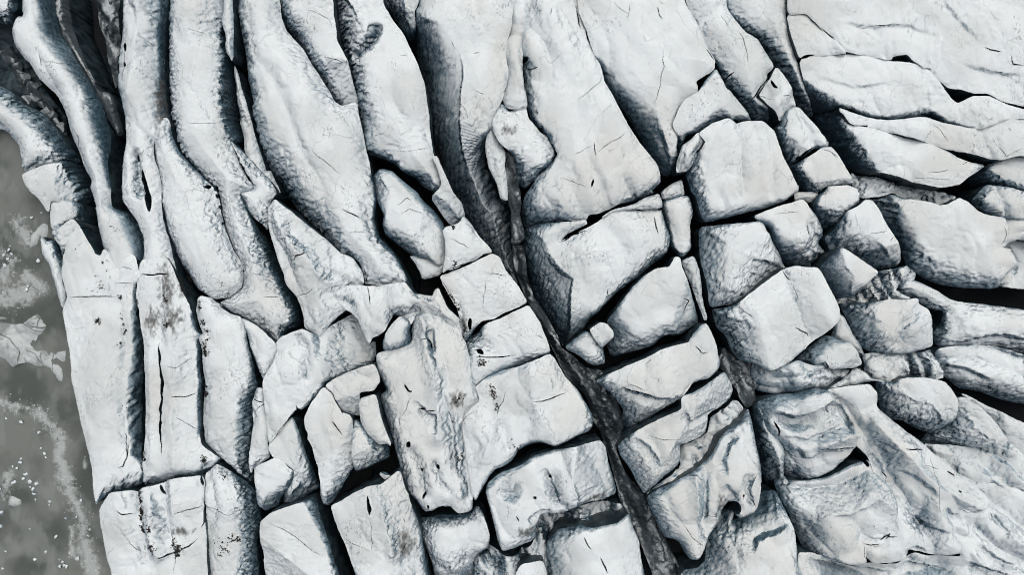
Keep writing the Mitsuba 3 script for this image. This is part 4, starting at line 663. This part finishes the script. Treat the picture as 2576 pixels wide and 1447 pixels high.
block('sunken grey ice block below the fluted mass at the bottom centre', 'H 575,1040 740,1002 860,1012 985,992 1028,925 1060,982 1100,1090 1115,1182 1100,1250 1020,1290 990,1350 990,1446 1000,1700 740,1700 700,1420 660,1300 605,1160', 'H 740,1130 860,1110 1030,1060 1055,1000 1090,1095 1105,1182 1080,1230 960,1230 860,1250 800,1280 740,1240', z=-2.0, k=0.9, cap=4, wild=0.6)
block('ice block with a grey left slope and a pitted crest line at the bottom edge', 'H 1552,1222 1640,1122 1800,1082 1900,1112 2080,1072 2150,1022 2172,1002 2200,1100 2250,1200 2270,1350 2290,1446 2350,1700 1640,1700 1562,1446', 'H 1830,1135 1900,1130 2080,1090 2150,1045 2170,1050 2190,1110 2240,1210 2260,1350 2275,1446 2320,1700 1800,1700 1825,1446 1770,1330 1725,1210', k=0.9, cap=5, wild=0.4)
gully('snow dusted rubble pit at the bottom edge left of the pitted block', 'H 1005,1330 1105,1250 1220,1290 1330,1305 1455,1215 1500,1010 1640,990 1790,960 1880,935 2000,940 2110,920 2160,1000 2080,1065 1900,1105 1800,1075 1640,1115 1545,1215 1545,1390 1560,1446 1560,1700 1010,1700', '', z=-4.4, rough=1.6, wild=2.2, bsdf='glacier_ice')
block('small ice block cut by the bottom edge, right of the rubble pit', 'H 1320,1446 1360,1382 1520,1352 1548,1446 1560,1700 1300,1700', '', z=-1.6, wild=0.4)
block('pair of joined ice columns at the bottom with a slit down the middle', 'G 2490,940 2576,900 H 100,832 200,792 300,772 430,672 440,702 470,820 500,872 510,950 550,1060 580,1150 590,1250 620,1446 650,1700 150,1700 100,1446 50,1300 0,1180 G 2520,1040', 'G 2496,945 2576,910 H 100,842 200,800 300,780 420,690 430,705 460,820 488,880 498,950 530,1070 555,1160 568,1260 590,1446 620,1700 165,1700 115,1446 60,1300 10,1180 G 2530,1040', k=0.9, wild=0.45, ridges=[(0.7, 1.4, 'H 280,790 330,1050 400,1310')])
# -- lower left of centre
ridge('white ice ridge bounded by the dark crevasse ending in a round pit, left of centre', 'D 2005,110 2010,280 2050,400 2110,560 2150,700 2220,790 2255,880 2275,960 2280,1030 2390,1095 2460,1010 2500,970 2576,900 E 30,880 -20,820 -60,780 20,714 120,702 155,690 140,600 60,500 D 2540,460 2440,360 2310,265 2190,155 2110,100 2050,50', '', wild=0.55, ridges=[(0.6, 1.3, 'D 2050,160 2150,330 2250,450'), (0.6, 1.4, 'D 2300,450 2400,620 2480,680'), (-0.6, 1.4, 'D 2180,300 2300,420'), (-0.5, 1.2, 'D 2500,480 2500,650')], k=1)
fin('wedge shaped strip of ice between two narrowing crevasses, lower left', 'D 1800,962 1900,1002 2000,1082 2068,1152 2080,1222 2060,1290 2010,1370 1985,1420 1950,1350 1900,1230 1860,1100 1820,1000', 'D 1815,968 1900,1010 1995,1088 2060,1156 2072,1222 2052,1290 2000,1370 1960,1300 1920,1200 1880,1080', wild=0.4, k=0.8)
block('white ice block with a melt channel, above a stepped dark crack, lower left', 'D 2085,1142 2120,1102 2210,1062 2280,1042 2390,1107 2470,1022 2576,957 E 60,917 120,962 150,1052 208,1180 203,1310 60,1360 D 2576,1395 2430,1446 G 2430,20 2395,85 2330,155 2280,198 2215,202 2150,300 2070,410 2030,460 2015,380 2000,200 1990,80 1985,0 D 2000,1400 2070,1290 2090,1210', 'D 2092,1146 2125,1108 2210,1068 2280,1048 2390,1113 2470,1030 2576,965 E 60,925 115,968 145,1058 200,1185 195,1280 60,1325 D 2576,1350 2430,1420 G 2400,10 2350,90 2300,150 2270,185 2210,192 2145,295 2065,405 2035,445 2020,380 2005,200 1995,80 1990,0 D 2006,1400 2076,1290 2096,1210', k=1.2, wild=0.5, ridges=[(-0.7, 1.0, 'D 2250,1110 2310,1190 2310,1400'), (-0.4, 0.9, 'D 2390,1110 2400,1230')])
block('pale ice wedge with a straight dark right edge, lower left of centre', 'G 2022,480 2080,412 2200,255 2220,322 2260,432 2290,562 2320,650 2370,790 2388,818 2300,858 2200,918 2130,948 2150,760 2200,700 2180,650 2105,580 2060,560 2032,520', 'G 2028,488 2085,420 2192,272 2240,450 2280,620 2300,690 2250,655 2190,640 2110,575 2062,552', k=1.1, wild=0.35)
ice('ice_boulder', 'smooth rounded ice boulder leaning against the pale wedge, lower left of centre', 'ice boulder', 'G 1905,652 1960,622 2070,572 2120,602 2150,642 2200,682 2200,722 2160,802 2100,872 2090,932 1990,970 1940,932 1920,832', 'G 1912,655 2068,580 2115,610 2190,690 2130,775 2000,825 1925,825', k=1.3, wild=0.25, z=0.3)
fin('string of small broken ice pieces beside the vertical crevasse at lower left', 'G 1892,152 1920,42 1975,52 1980,170 2000,300 2008,480 2018,570 1930,628 1900,648 1882,690 1882,560 1900,330 1892,250', '', wild=0.7, z=-0.2)
block('white ice block with a long diagonal crack at the bottom edge, left of centre', 'G 1955,1100 1962,1062 2040,992 2180,942 2285,907 2370,872 2400,1000 2450,1150 2500,1300 2540,1446 2600,1700 1960,1700 1960,1446 1970,1300 1952,1200', 'G 1960,1100 1968,1066 2043,998 2180,948 2282,912 2312,1000 2380,1105 2462,1310 2500,1446 2550,1700 1966,1700 1966,1446 1976,1300 1958,1200', k=1.2, wild=0.4)
block('tall white ice block with a dark stippled foot between two black cracks, lower left', 'G 2290,272 2340,172 2430,34 2500,84 2540,180 2576,252 H 0,232 50,252 70,282 75,480 80,640 40,702 0,760 G 2560,790 2480,930 2430,918 2410,840 2410,740 2390,640 2360,500 2310,400', 'G 2296,272 2345,178 2430,44 2495,90 2536,184 2576,258 H 0,240 48,258 66,284 70,480 74,600 20,660 G 2560,700 2480,790 2425,830 2417,740 2397,640 2366,500 2316,400', k=1.1, wild=0.4)
block('white ice block capped by a dark crack, directly below the small wedged boulder', 'E 65,1365 200,1318 240,1312 268,1362 280,1446 H 262,20 235,60 130,65 125,170 110,262 60,250 0,225 G 2545,180 2512,90 2446,25 D 2520,1420 E 0,1395', '', wild=0.5, k=1.0)
fin('pair of jagged white ice fins beside the fluted mass, lower centre', 'H 128,170 142,122 250,92 270,200 300,300 322,360 360,450 368,475 330,460 280,470 205,400 145,310', '', wild=0.4, z=0.1)
block('small pyramid of ice with a dark lower face under the jagged fins, lower centre', 'H 82,340 102,282 150,332 208,412 288,472 345,474 350,560 340,580 200,640 100,680 86,640', 'H 92,500 120,340 180,420 230,520 160,560 95,630', k=1.0, wild=0.4)
# -- lower right
block('bluish ice block with a smooth white top above the dark hollow at lower right', 'I 1465,-30 1600,8 1680,-28 1800,-38 1990,-8 2050,62 2090,132 2095,202 2060,290 1980,350 1880,380 1780,342 1690,290 1590,268 1510,205 1490,100', 'I 1640,-15 1800,-28 1985,0 2045,68 2082,140 2083,200 1960,150 1850,110 1740,75', k=0.75, cap=4.5, wild=0.3, side='bluish grey lower side')
block('rounded ice lobe with a thin cracked crest at lower right', 'I 2098,122 2140,112 2230,162 2310,232 2390,322 2440,402 2465,440 2380,470 2300,490 2150,485 2000,470 1900,460 1865,458 1900,392 2000,352 2068,290 2102,202', 'I 2110,130 2140,120 2225,172 2305,240 2385,330 2455,438 2390,455 2330,390 2240,290 2180,200', k=0.6, cap=3.5, wild=0.4)
slab('dark grey ice slab at the right edge below the lower black cleft', 'I 2150,95 2210,115 2310,175 2576,305 3000,430 3000,800 2576,545 2470,442 2440,390 2390,310 2310,220 2230,152', '', z=-1.6, wild=1.0, rough=1.2)
gully('grey trough behind the long lower ridge at the right edge', 'I 1855,475 2000,482 2150,497 2300,502 2475,450 2576,550 3000,810 3000,1150 2576,815 2400,765 2280,820 2100,700 1950,570', '', bsdf='glacier_ice', z=-1.9, folds=(1.0, 2.8, 1.0), wild=0.9, rough=1.3)
ridge('long diagonal white ice ridge falling towards the bottom right corner', 'I 1110,58 1150,48 1300,28 1440,18 1490,80 1500,200 1600,290 1700,370 1850,480 1950,570 2100,700 2290,830 2340,910 2320,960 2200,1010 2190,1080 2205,1150 2190,1170 2080,1162 2150,1280 2130,1310 1950,1332 1820,1302 1760,1282 1700,1360 1600,1382 1480,1392 1430,1342 1395,1290 1392,1240 1500,1250 1600,1190 1650,1000 1620,800 1560,780 1490,712 1480,600 1340,480 1330,380 1310,350 1250,300 1160,150', '', rough=0.6, wild=0.45, steps=[(0.9, 1.8, 'I 1130,140 1250,200 1340,320 1390,420'), (1.0, 1.8, 'I 1490,530 1560,640 1610,760'), (0.7, 1.8, 'I 1650,660 1800,720 1950,860'), (0.8, 1.8, 'I 1690,900 1780,1010 1900,1090 2060,1150'), (0.7, 1.6, 'I 2000,920 2080,1000 2190,1010'), (0.8, 1.6, 'I 1690,1290 1790,1240 1930,1310')], ridges=[(-1.5, 3.0, 'I 1290,200 1420,420 1560,640 1720,860 1830,1060 1900,1280'), (0.9, 2.2, 'I 1480,330 1700,560 1950,800 2250,960'), (-1.1, 2.4, 'I 1850,620 2000,800 2130,980'), (-0.7, 1.6, 'I 1200,130 1280,250 1320,350'), (-0.7, 1.6, 'I 1520,500 1590,650 1600,780'), (0.5, 2.0, 'I 1700,450 1900,680 2100,900'), (-0.5, 1.6, 'I 1650,800 1800,1000 1950,1200'), (-0.5, 1.4, 'I 2000,900 2050,1050 2100,1150')], z=-0.2)
slab('bowl shaped ice slab with a rippled hollow and a dark crack at its foot', 'I 722,762 800,732 850,782 960,782 1100,752 1180,722 1300,652 1450,602 1480,700 1570,790 1605,850 1640,1000 1592,1195 1500,1242 1395,1235 1400,1370 1350,1392 1250,1382 1100,1332 1000,1292 930,1278 890,1180 840,1040 780,930', 'I 870,800 960,800 1100,790 1280,690 1430,640 1470,720 1555,800 1590,860 1620,1000 1580,1180 1500,1225 1385,1225 1390,1350 1340,1370 1230,1370 1190,1300 1130,1150 1040,1000', rough=0.6, wild=0.4, steps=[(0.7, 1.4, 'I 1380,1165 1470,1185 1580,1160 1650,1140'), (0.6, 1.6, 'I 1100,990 1250,1000 1400,930 1480,830')], k=0.8, cap=4, z=-0.3, ridges=[(-1.0, 2.4, 'I 960,1080 1050,1200 1180,1330'), (0.9, 2.0, 'I 1440,720 1480,860 1600,960'), (-0.9, 2.2, 'I 1300,1050 1380,1130 1330,1290'), (-2.3, 3.6, 'I 840,800 1000,840 1200,810 1330,750 1430,690'), (0.6, 1.4, 'I 1100,1000 1300,990 1400,850'), (-0.6, 1.5, 'I 1400,1170 1560,1160')])
block('stepped ice block with a crack across its middle and a shaded left side, lower right', 'I 562,152 700,102 850,84 1000,42 1110,62 1160,152 1250,302 1320,382 1335,470 1300,562 1200,682 1080,752 970,775 880,762 800,702 772,622 782,520 700,430 640,332', 'I 725,205 860,200 1000,120 1105,80 1148,155 1240,308 1310,388 1325,470 1290,555 1190,672 1075,738 1010,690 920,560 890,480 800,370 720,300', k=0.9, rough=0.6, wild=0.35, steps=[(1.5, 1.9, 'I 700,215 870,262 1000,212 1150,125'), (0.9, 1.5, 'I 790,390 950,425 1080,385 1260,295'), (0.7, 1.3, 'I 1020,515 1200,520 1335,492'), (1.0, 1.6, 'I 860,470 960,575 1060,550 1130,500'), (1.1, 1.8, 'I 1225,120 1240,220 1290,330 1330,400')], ridges=[(-1.0, 2.2, 'I 780,480 900,640 930,760'), (-0.9, 2.0, 'I 850,330 1050,330 1200,250'), (0.7, 1.3, 'I 700,200 860,250 1000,200 1120,130'), (-0.6, 1.3, 'I 740,260 900,300 1000,280'), (-0.5, 1.2, 'I 1270,150 1310,330'), (0.5, 1.2, 'I 1080,480 1300,380')])
fin('dark stippled ice wall dropping into the black crevasse at lower right', 'I 558,160 640,222 660,322 720,422 780,522 765,640 772,720 720,790 650,780 620,700 590,562 565,400 548,300', 'I 600,180 640,225 660,325 715,425 770,522 740,560 720,480 660,400', z=-1.6, k=1.2)
block('ice block with layered grey ledges below the largest smooth block, right of centre', 'F 542,1302 660,1352 740,1337 850,1287 890,1282 1000,1332 1080,1302 1100,1342 1200,1357 1340,1340 1400,1335 1400,1372 1250,1422 1150,1446 I 1105,50 1000,35 850,75 700,95 600,72 560,45', 'F 760,1345 870,1300 1000,1340 1060,1340 900,1420 I 800,10 700,40', wild=0.8, z=-0.4, k=0.7, ridges=[(-0.5, 0.7, 'F 700,1420 900,1400 1060,1370'), (-0.6, 0.9, 'I 620,40 760,60')])
block('ice block with a white right facet and thin split lip, beside the layered ledges', 'F 862,1268 920,1222 1000,1155 1080,1092 1130,1102 1200,1132 1280,1142 1320,1202 1388,1310 1340,1328 1200,1345 1110,1335 1080,1290 1000,1315', 'F 1085,1278 1130,1230 1200,1185 1278,1152 1315,1208 1378,1305 1335,1318 1200,1330 1120,1322', k=0.9, wild=0.4)
slab('snowy ice shelf at the far right of the bottom ledges under the trough', 'F 1340,1345 1400,1375 1450,1425 1560,1446 I 1600,10 1460,-20 1380,5 1300,22 1110,50 1150,20 F 1250,1425', '', z=-0.9, wild=0.9)
gully('dark pit behind the faceted block in the lower right', 'F 292,1312 350,1182 430,1288 500,1292 540,1310 560,1446 I 556,145 500,200 440,120 428,60 405,20 F 360,1400', '', z=-3.4, wild=1.5, rough=1.6)
ridge('low grey white ice ridge at the bottom edge beside the bowl shaped slab', 'I 380,1062 450,1035 580,985 625,850 720,832 780,952 830,1052 870,1150 882,1280 880,1390 920,1446 1000,1700 -40,1700 0,1446 130,1420 190,1360 200,1160 290,1020 360,930 400,950', 'I 560,1200 700,1140 840,1065 862,1155 872,1280 840,1330 820,1400 850,1446 900,1700 480,1700 500,1446 520,1290', k=0.6, rough=0.6, wild=0.45, steps=[(1.3, 2.0, 'I 620,860 560,960 480,1060'), (1.2, 2.2, 'I 850,1090 700,1150 580,1210 530,1300'), (0.8, 1.6, 'I 760,860 700,960 690,1020')], cap=3)
slab('cracked snow covered ice apron along the bottom right edge', 'I 2050,1120 2050,950 2150,900 2250,850 2240,760 2400,772 2576,822 3000,1160 3000,1700 960,1700 905,1446 885,1380 892,1292 1000,1300 1100,1345 1250,1395 1480,1405 1640,1395 1720,1370 1775,1300 1950,1345 2140,1325 2050,1230', '', z=-1.3, wild=0.6, steps=[(1.3, 2.2, 'I 930,1320 1100,1380 1400,1440 1650,1446'), (1.2, 2.0, 'I 1700,1370 1900,1410 2100,1446'), (1.2, 2.0, 'I 2180,1350 2300,1400 2500,1446'), (0.9, 1.8, 'I 2240,1200 2400,1330 2576,1400'), (0.8, 1.8, 'I 2370,980 2420,1060 2500,1150')], rough=0.6, ridges=[(-1.4, 3.0, 'I 2260,1120 2400,1260 2600,1370'), (-1.3, 2.8, 'I 2330,900 2480,1020 2700,1180'), (-1.4, 3.2, 'I 1150,1400 1500,1520 2000,1430'), (0.8, 2.2, 'I 2300,1010 2500,1180 2700,1290'), (-0.8, 2.0, 'I 1000,1340 1300,1420 1700,1440'), (-0.7, 2.0, 'I 1750,1360 2000,1420 2300,1400')])
fin('sunken ice ledge beside the gutter at the bottom edge', 'H 2480,1160 2540,1205 2576,1240 I 60,1345 110,1420 0,1446 -30,1700 H 2660,1700 2576,1446 2500,1270', '', z=-1.5, wild=0.9)
# ---------------------------------------------------------------- the lake, the ground under the ice
WZ = -3.6
def lp(s): return at_height(pts(s), WZ)
for s, w in (('G -100,120 120,170 280,200 380,330 470,420', 2.2), ('G 470,420 440,560 500,700', 1.6), ('G 500,700 560,880 620,1020 650,1250 700,1446', 2.6), ('G 60,700 20,860', 2.2), ('D 0,450 90,520 20,640', 3.0), ('D 0,820 120,800 210,780', 4.0), ('D 120,230 190,330 200,380', 2.4), ('G 400,320 420,380', 1.6), ('D 200,620 330,740', 2.0), ('G 540,1100 540,1300', 1.2), ('G 640,560 640,640', 0.9)):
    p = lp(s)
    for a, b in zip(p[:-1], p[1:]): WATER_ICE.append((*a, *b, w * 0.55))
front = at_height(pts('A -900,-900 -700,-150 -500,500 -100,740 130,920 290,1100 330,1300 D 500,40 500,250 520,560 540,900 600,1200 640,1446 G 700,100 760,400 860,700 900,1000 960,1446 1000,2300'), WZ)
far = 700.0
w_poly = np.vstack([[[front[0, 0], far]], front, [[front[-1, 0], -far], [-far, -far], [-far, far]]])
wv, wf = trimesh.creation.triangulate_polygon(Polygon(w_poly), engine='earcut')
put('lake_water', p3(wv, WZ), wf, 'silty_water'); labels['lake_water'] = {'label': 'grey silty glacial lake water with thin slush along the left edge', 'category': 'water', 'kind': 'structure'}
# near-black sheet under the crevasses, their shade put into its colour
fx0, fy0 = WIDTH / 2 + 14, WIDTH / 2 * 9 / 16 + 12
gx, gy = np.meshgrid(np.arange(-fx0 - 6, fx0 + 8, 1.0), np.arange(-fy0 - 6, fy0 + 8, 1.0))
q = np.stack([gx.ravel(), gy.ravel()], 1); fz = -11.5 + 3.0 * (fbm(p3(q) * 0.25, 4, 3) - 0.5)
land = Polygon(np.vstack([front, [[far, -far], [far, far]]]))
def sheet(gx, keep, v):
    ny, nx = gx.shape; i = np.arange(ny * nx).reshape(ny, nx)
    a, b, c, d = i[:-1, :-1].ravel(), i[:-1, 1:].ravel(), i[1:, 1:].ravel(), i[1:, :-1].ravel()
    f = np.vstack([np.stack([a, b, c], 1), np.stack([a, c, d], 1)])
    return f[keep(v[f].mean(1))]
v = p3(q, fz); f = sheet(gx, lambda m: shapely.contains_xy(land.buffer(12), *m[:, :2].T), v)
put('crevasse_floor', v, f, 'painted_shade_floor', smooth=True); labels['crevasse_floor'] = {'label': 'near black crevasse floor with shade put into its colour', 'category': 'ground', 'kind': 'structure'}
# the glacier going on beyond the surveyed part
gx, gy = np.meshgrid(np.concatenate([-np.geomspace(400, 75, 60), np.arange(-74, 75, 1.2), np.geomspace(76, 600, 70)]), np.concatenate([-np.geomspace(600, 50, 60), np.arange(-49, 50, 1.2), np.geomspace(51, 600, 60)]))
q = np.stack([gx.ravel(), gy.ravel()], 1)
inner = shapely.box(-73.0, -43.0, 73.0, 43.0)
u = np.clip(shapely.distance(shapely.points(q), inner) / 3.0, 0, 1)
gz = -9 + u * (7.5 + 5 * (fbm(p3(np.stack([q[:, 0] * 0.16 + q[:, 1] * 0.05, q[:, 1] * 0.05], 1)), 4, 9) - 0.5))
v = p3(q, gz); f = sheet(gx, lambda m: shapely.contains_xy(land.buffer(-1.0), *m[:, :2].T) & ~shapely.contains_xy(inner, *m[:, :2].T), v)
put('glacier_terrain', v, f, 'glacier_ice', smooth=True); labels['glacier_terrain'] = {'label': 'ridged white glacier surface going on beyond the blocks', 'category': 'glacier', 'kind': 'structure'}

# ---------------------------------------------------------------- ice on the lake
def floe(label, s, z=0.25, wild=0.35, rough=0.7, name='ice_floe', group=None, steps=()):
    global CRACK_TREE
    return ice(name, label, 'ice floe', s, '', z=WZ + z, base=WZ - 0.4, wild=wild, rough=rough, group=group, bsdf='floe_ice', steps=steps)
floe('large snow covered ice floe at the left edge of the lake', 'D -200,1000 0,992 100,1004 180,994 270,922 380,1012 385,1060 345,1075 350,1130 390,1170 445,1185 495,1185 485,1300 460,1446 G 430,10 330,-20 D 280,1340 200,1292 130,1302 70,1332 0,1262 -200,1200', z=0.6, wild=1.0, steps=[(0.35, 1.2, 'D 40,1030 130,1090 200,1200 240,1290'), (0.3, 1.2, 'D 180,1000 250,1060 330,1080')])
floe('flat ice plate floating against the pale blue square ice block', 'D 280,212 330,202 372,252 360,300 330,362 292,352 280,400 212,420 222,340 260,270', z=0.3)
floe('small rounded ice plate off the pale blue square block', 'D 118,212 180,180 212,192 180,240 152,272 122,242', z=0.25)
floe('angular ice plate floating just above the large snow covered floe', 'D 300,902 350,897 390,960 442,970 400,988 352,952', z=0.15)
floe('thin ice plate with a straight edge in the middle of the lake strip', 'D 245,670 300,700 375,740 330,800 290,780 250,720', z=0.12)
floe('thin pale ice sheet below the slush at the left edge', 'D -200,935 0,925 60,940 75,975 0,985 -200,980', z=0.2)
floe('broken ice plate beside the upper corner of the large floe', 'D 85,940 120,930 140,965 115,985 80,975', z=0.3)
for s in ('D 360,1075 385,1065 398,1095 370,1110', 'D 395,1085 425,1080 440,1110 400,1125', 'D 355,1118 395,1125 425,1160 385,1158', 'D 435,1150 470,1135 475,1155 440,1168', 'D 405,1055 420,1050 450,1100 436,1092', 'D 450,1085 478,1100 470,1118 452,1110'):
    floe('small fragment of broken ice between the large floe and the shore', s, z=0.25, name='ice_fragment', group='ice fragments beside the large floe')
for s, l in (('G 30,900 60,850 105,870 150,890 155,930 105,955 60,950 35,930', 'largest white ice lump drifting in the grey lake at lower left'), ('G 170,500 195,488 208,510 190,530 170,525', 'white ice lump near the middle of the grey lake'), ('G 75,1010 105,1000 112,1030 90,1045 75,1035', 'white ice lump drifting below the largest lump'), ('G 58,1035 75,1020 80,1060 62,1075', 'narrow white ice lump below the largest lump')):
    floe(l, s, z=0.35, wild=0.6)
rr = np.random.default_rng(12)
def lump(key, x, y, z, r, flat=0.6, bsdf='glacier_ice', sub=2, seed=0):
    m = trimesh.creation.icosphere(subdivisions=sub, radius=1.0)
    v = np.array(m.vertices); R = np.random.default_rng(seed)
    for _ in range(9):                       # hew flat faces
        n = R.normal(size=3); n /= np.linalg.norm(n); d = R.uniform(0.55, 0.85); e = v @ n
        v = v - np.outer(np.maximum(e - d, 0), n)
    v *= np.array([1, R.uniform(0.6, 1.0), flat]) * r
    a = R.uniform(0, 6.3); c, s_ = math.cos(a), math.sin(a)
    v = v @ np.array([[c, s_, 0], [-s_, c, 0], [0, 0, 1]]) + np.array([x, y, z])
    put(key, v, np.array(m.faces), bsdf, smooth=False)
chunk_at = 'G 48,265 165,295 310,490 100,630 130,640 205,685 225,745 230,785 255,800 262,835 375,920 378,895 230,1100 345,1275 265,1330 500,1020 488,1375 455,1385 475,1350 450,1330 505,1385 612,890 10,980 300,370 160,570 155,600 180,720 190,690 340,530 350,560 425,1160 5,1080 585,1325 45,1270 680,1105 280,760 270,880 110,745 95,760 0,800 580,1010 25,1400 D 315,160 245,195 290,520 205,740 70,440 30,480 90,470 60,510 40,560 215,715 25,760'
for i, p in enumerate(lp(chunk_at)):
    k = numbered('ice_chunk'); tag(k, 'small white ice chunk afloat on the grey lake', 'ice chunk', 'small ice chunks scattered on the lake')
    lump(k, p[0], p[1], WZ + 0.05, rr.uniform(0.16, 0.36), 0.6, seed=i)
# specks of brash ice, far too many to count
V, F, n0 = [], [], 0
b = trimesh.creation.icosphere(subdivisions=0, radius=1.0); bv, bf = np.array(b.vertices), np.array(b.faces)
for (x0, y0, x1, y1, w) in WATER_ICE:
    L = math.hypot(x1 - x0, y1 - y0)
    for _ in range(int(13 * L * min(w, 1.4))):
        t = rr.uniform(); r = rr.uniform(0.02, 0.07) * (1.6 if rr.uniform() < 0.08 else 1)
        o = np.array([x0 + t * (x1 - x0) + rr.normal() * w * 0.55, y0 + t * (y1 - y0) + rr.normal() * w * 0.55, WZ + 0.01])
        V.append(bv * r * np.array([1, rr.uniform(0.6, 1.2), 0.5]) + o); F.append(bf + n0); n0 += len(bv)
put('brash_ice', np.vstack(V), np.vstack(F), 'glacier_ice'); tag('brash_ice', 'fine specks of brash ice in belts on the grey lake', 'brash ice', kind='stuff')
# broken chunks wedged in the upper left crevasse
rub = at_height(pts('A 30,400 70,450 110,500 140,560 190,590 250,660 270,720 200,760 250,700 360,830 380,870 320,790 420,920 450,960 470,1010 520,1090 230,640 160,620 540,1170 90,470'), -5.5)
rad = [1.0, 1.1, 1.0, .9, 1.0, 1.2, 1.1, 1.2, .8, 1.3, 1.0, .9, .9, .9, .8, .8, .7, .8, .7, .8]
for i, (p, r) in enumerate(zip(rub, rad)):
    k = numbered('ice_rubble'); tag(k, 'broken dark grey ice chunk wedged in the crevasse at the upper left edge', 'ice chunk', 'ice chunks wedged in the upper left crevasse')
    lump(k, p[0], p[1], -5.9 + 0.3 * rr.uniform(), r * 0.95, 0.7, sub=3, seed=100 + i, bsdf='dirty_ice')
k = numbered('ice_rubble'); tag(k, 'single small ice chunk lying in the black cleft at lower centre', 'ice chunk')
p = at_height(pts('H 335,700'), -2.5)[0]; lump(k, p[0], p[1], -2.6, 0.85, 0.6, sub=3, seed=300)

# ---------------------------------------------------------------- dark gravel melted into the ice
surf = np.vstack(SURF); surfT = cKDTree(surf[:, :2])
def gravel(label, spots):
    """spots: 'x,y' points with a spread in metres and a count"""
    R = np.random.default_rng(len(label)); V, F, n0 = [], [], 0
    bm = trimesh.creation.icosphere(subdivisions=1, radius=1.0); gv, gf = np.array(bm.vertices), np.array(bm.faces)
    for s, spread, n in spots:
        line = pts(s)
        for _ in range(n):
            i = R.integers(len(line)); j = min(i + 1, len(line) - 1); t = R.uniform()
            q = line[i] * (1 - t) + line[j] * t + R.normal(size=2) * spread
            d, w = surfT.query(q); z = surf[w, 2]
            if d > 0.5: continue
            r = R.uniform(0.03, 0.10) * (1.5 if R.uniform() < 0.15 else 1)
            V.append(gv * (r * np.array([1, R.uniform(0.6, 1.1), 0.55]) * R.uniform(0.85, 1.15, (len(gv), 1))) + np.array([q[0], q[1], z + r * 0.15])); F.append(gf + n0); n0 += len(gv)
    k = numbered('gravel_patch'); put(k, np.vstack(V), np.vstack(F), 'dark_gravel'); tag(k, label, 'gravel', kind='stuff')
gravel('line of black gravel down the middle of the bottom left slab', [('G 1040,820 1045,900 1060,980', .22, 260), ('G 1070,1060 1072,1110', .2, 110), ('G 1045,1000 1050,1040', .1, 30)])
gravel('black gravel scattered low on the bottom left slab', [('G 1155,1060 1150,1100', .2, 50), ('G 1150,1225 1160,1250', .3, 80), ('G 1320,1225 1340,1265', .3, 130), ('G 1325,1300 1330,1310', .15, 30), ('G 1120,1140 1190,1200', .5, 18), ('G 1300,1180 1310,1210', .12, 25)])
gravel('black gravel on the ridge left of the bottom vertical crevasse', [('G 1710,1190 1780,1195', .2, 70), ('G 1720,1170 1745,1160', .15, 20), ('G 1640,690 1670,720', .35, 22), ('G 1650,1255 1690,1270', .3, 35), ('G 1630,1300 1650,1310', .12, 12), ('G 1660,1190 1640,1210', .3, 10)])
gravel('small cluster of black gravel at the end of the parallel ribs', [('G 1525,550 1535,600', .18, 50), ('G 1545,570 1530,590', .1, 20), ('G 1070,530 1075,580', .12, 40)])
gravel('dark gravel strip beside the narrow crevasse at left', [('D 1550,1110 1520,1180 1535,1230', .22, 170), ('D 1500,985 1510,995', .15, 40), ('D 1520,1060 1550,1050', .25, 22), ('G 1525,75 1530,100', .15, 60), ('G 1515,20 1525,40', .1, 20), ('D 1480,830 1490,880', .14, 50)])
gravel('dark gravel beside the hook shaped edge at left', [('D 1355,580 1365,660', .2, 90), ('D 1345,690 1360,740', .15, 60), ('D 1210,790 1230,820', .2, 40), ('D 1240,1010 1250,1020', .2, 40)])
gravel('few black stones on the broad smooth slab by the lake', [('D 735,975 740,985', .22, 45), ('D 890,795 893,800', .12, 20), ('D 785,550 790,530', .2, 25), ('D 830,200 850,280', .25, 14), ('D 590,380 580,435', .1, 8), ('D 720,650 780,720', .7, 40), ('D 905,960 930,1060', .18, 18), ('D 905,1145 905,1150', .12, 14), ('D 890,880 900,960', .1, 14), ('G 895,180 940,250', .3, 12), ('D 800,580 820,650', .15, 18)])
gravel('black grit streak on the white slab right of the fluted mass', [('H 1115,10 1135,60 1150,110 1175,190', .22, 150), ('H 1265,460 1310,490', .3, 22)])
gravel('brown black grit spots on the warm white slab in the centre', [('E 850,540 853,548', .2, 45), ('E 790,745 830,790 860,840 885,890', .13, 60), ('E 830,255 845,262', .12, 25), ('E 1045,1280 1060,1300', .28, 65), ('E 905,985 925,1040', .2, 70), ('H 880,560 890,580', .22, 40), ('H 860,130 880,130', .3, 30)])
gravel('dotted black grit on the ridge crest left of centre', [('D 1650,680 1690,800', .4, 25), ('D 1780,540 1800,600', .1, 10), ('D 1815,40 1820,60', .1, 12)])
for x, s, rx, ry in ((0, 'D 1245,760', 1.5, 5.5), (0, 'D 1290,960', 2.2, 2.6), (0, 'D 1140,980', 1.4, 3.0), (0, 'A 1170,780', 0.7, 6.0), (0, 'D 1350,680', 1.0, 2.6), (0, 'G 1370,1130', 2.4, 0.8), (0, 'H 880,120', 1.6, 1.8), (0, 'I 320,950', 1.6, 2.2), (0, 'H 1390,1140', 1.6, 1.0), (0, 'H 1950,900', 2.0, 0.8), (0, 'E 925,1000', 0.7, 2.2), (0, 'H 480,1240', 1.6, 2.6), (0, 'B 1270,980', 1.6, 1.0)):
    p = pts(s)[0]; STAINS.append((float(p[0]), float(p[1]), rx, ry))
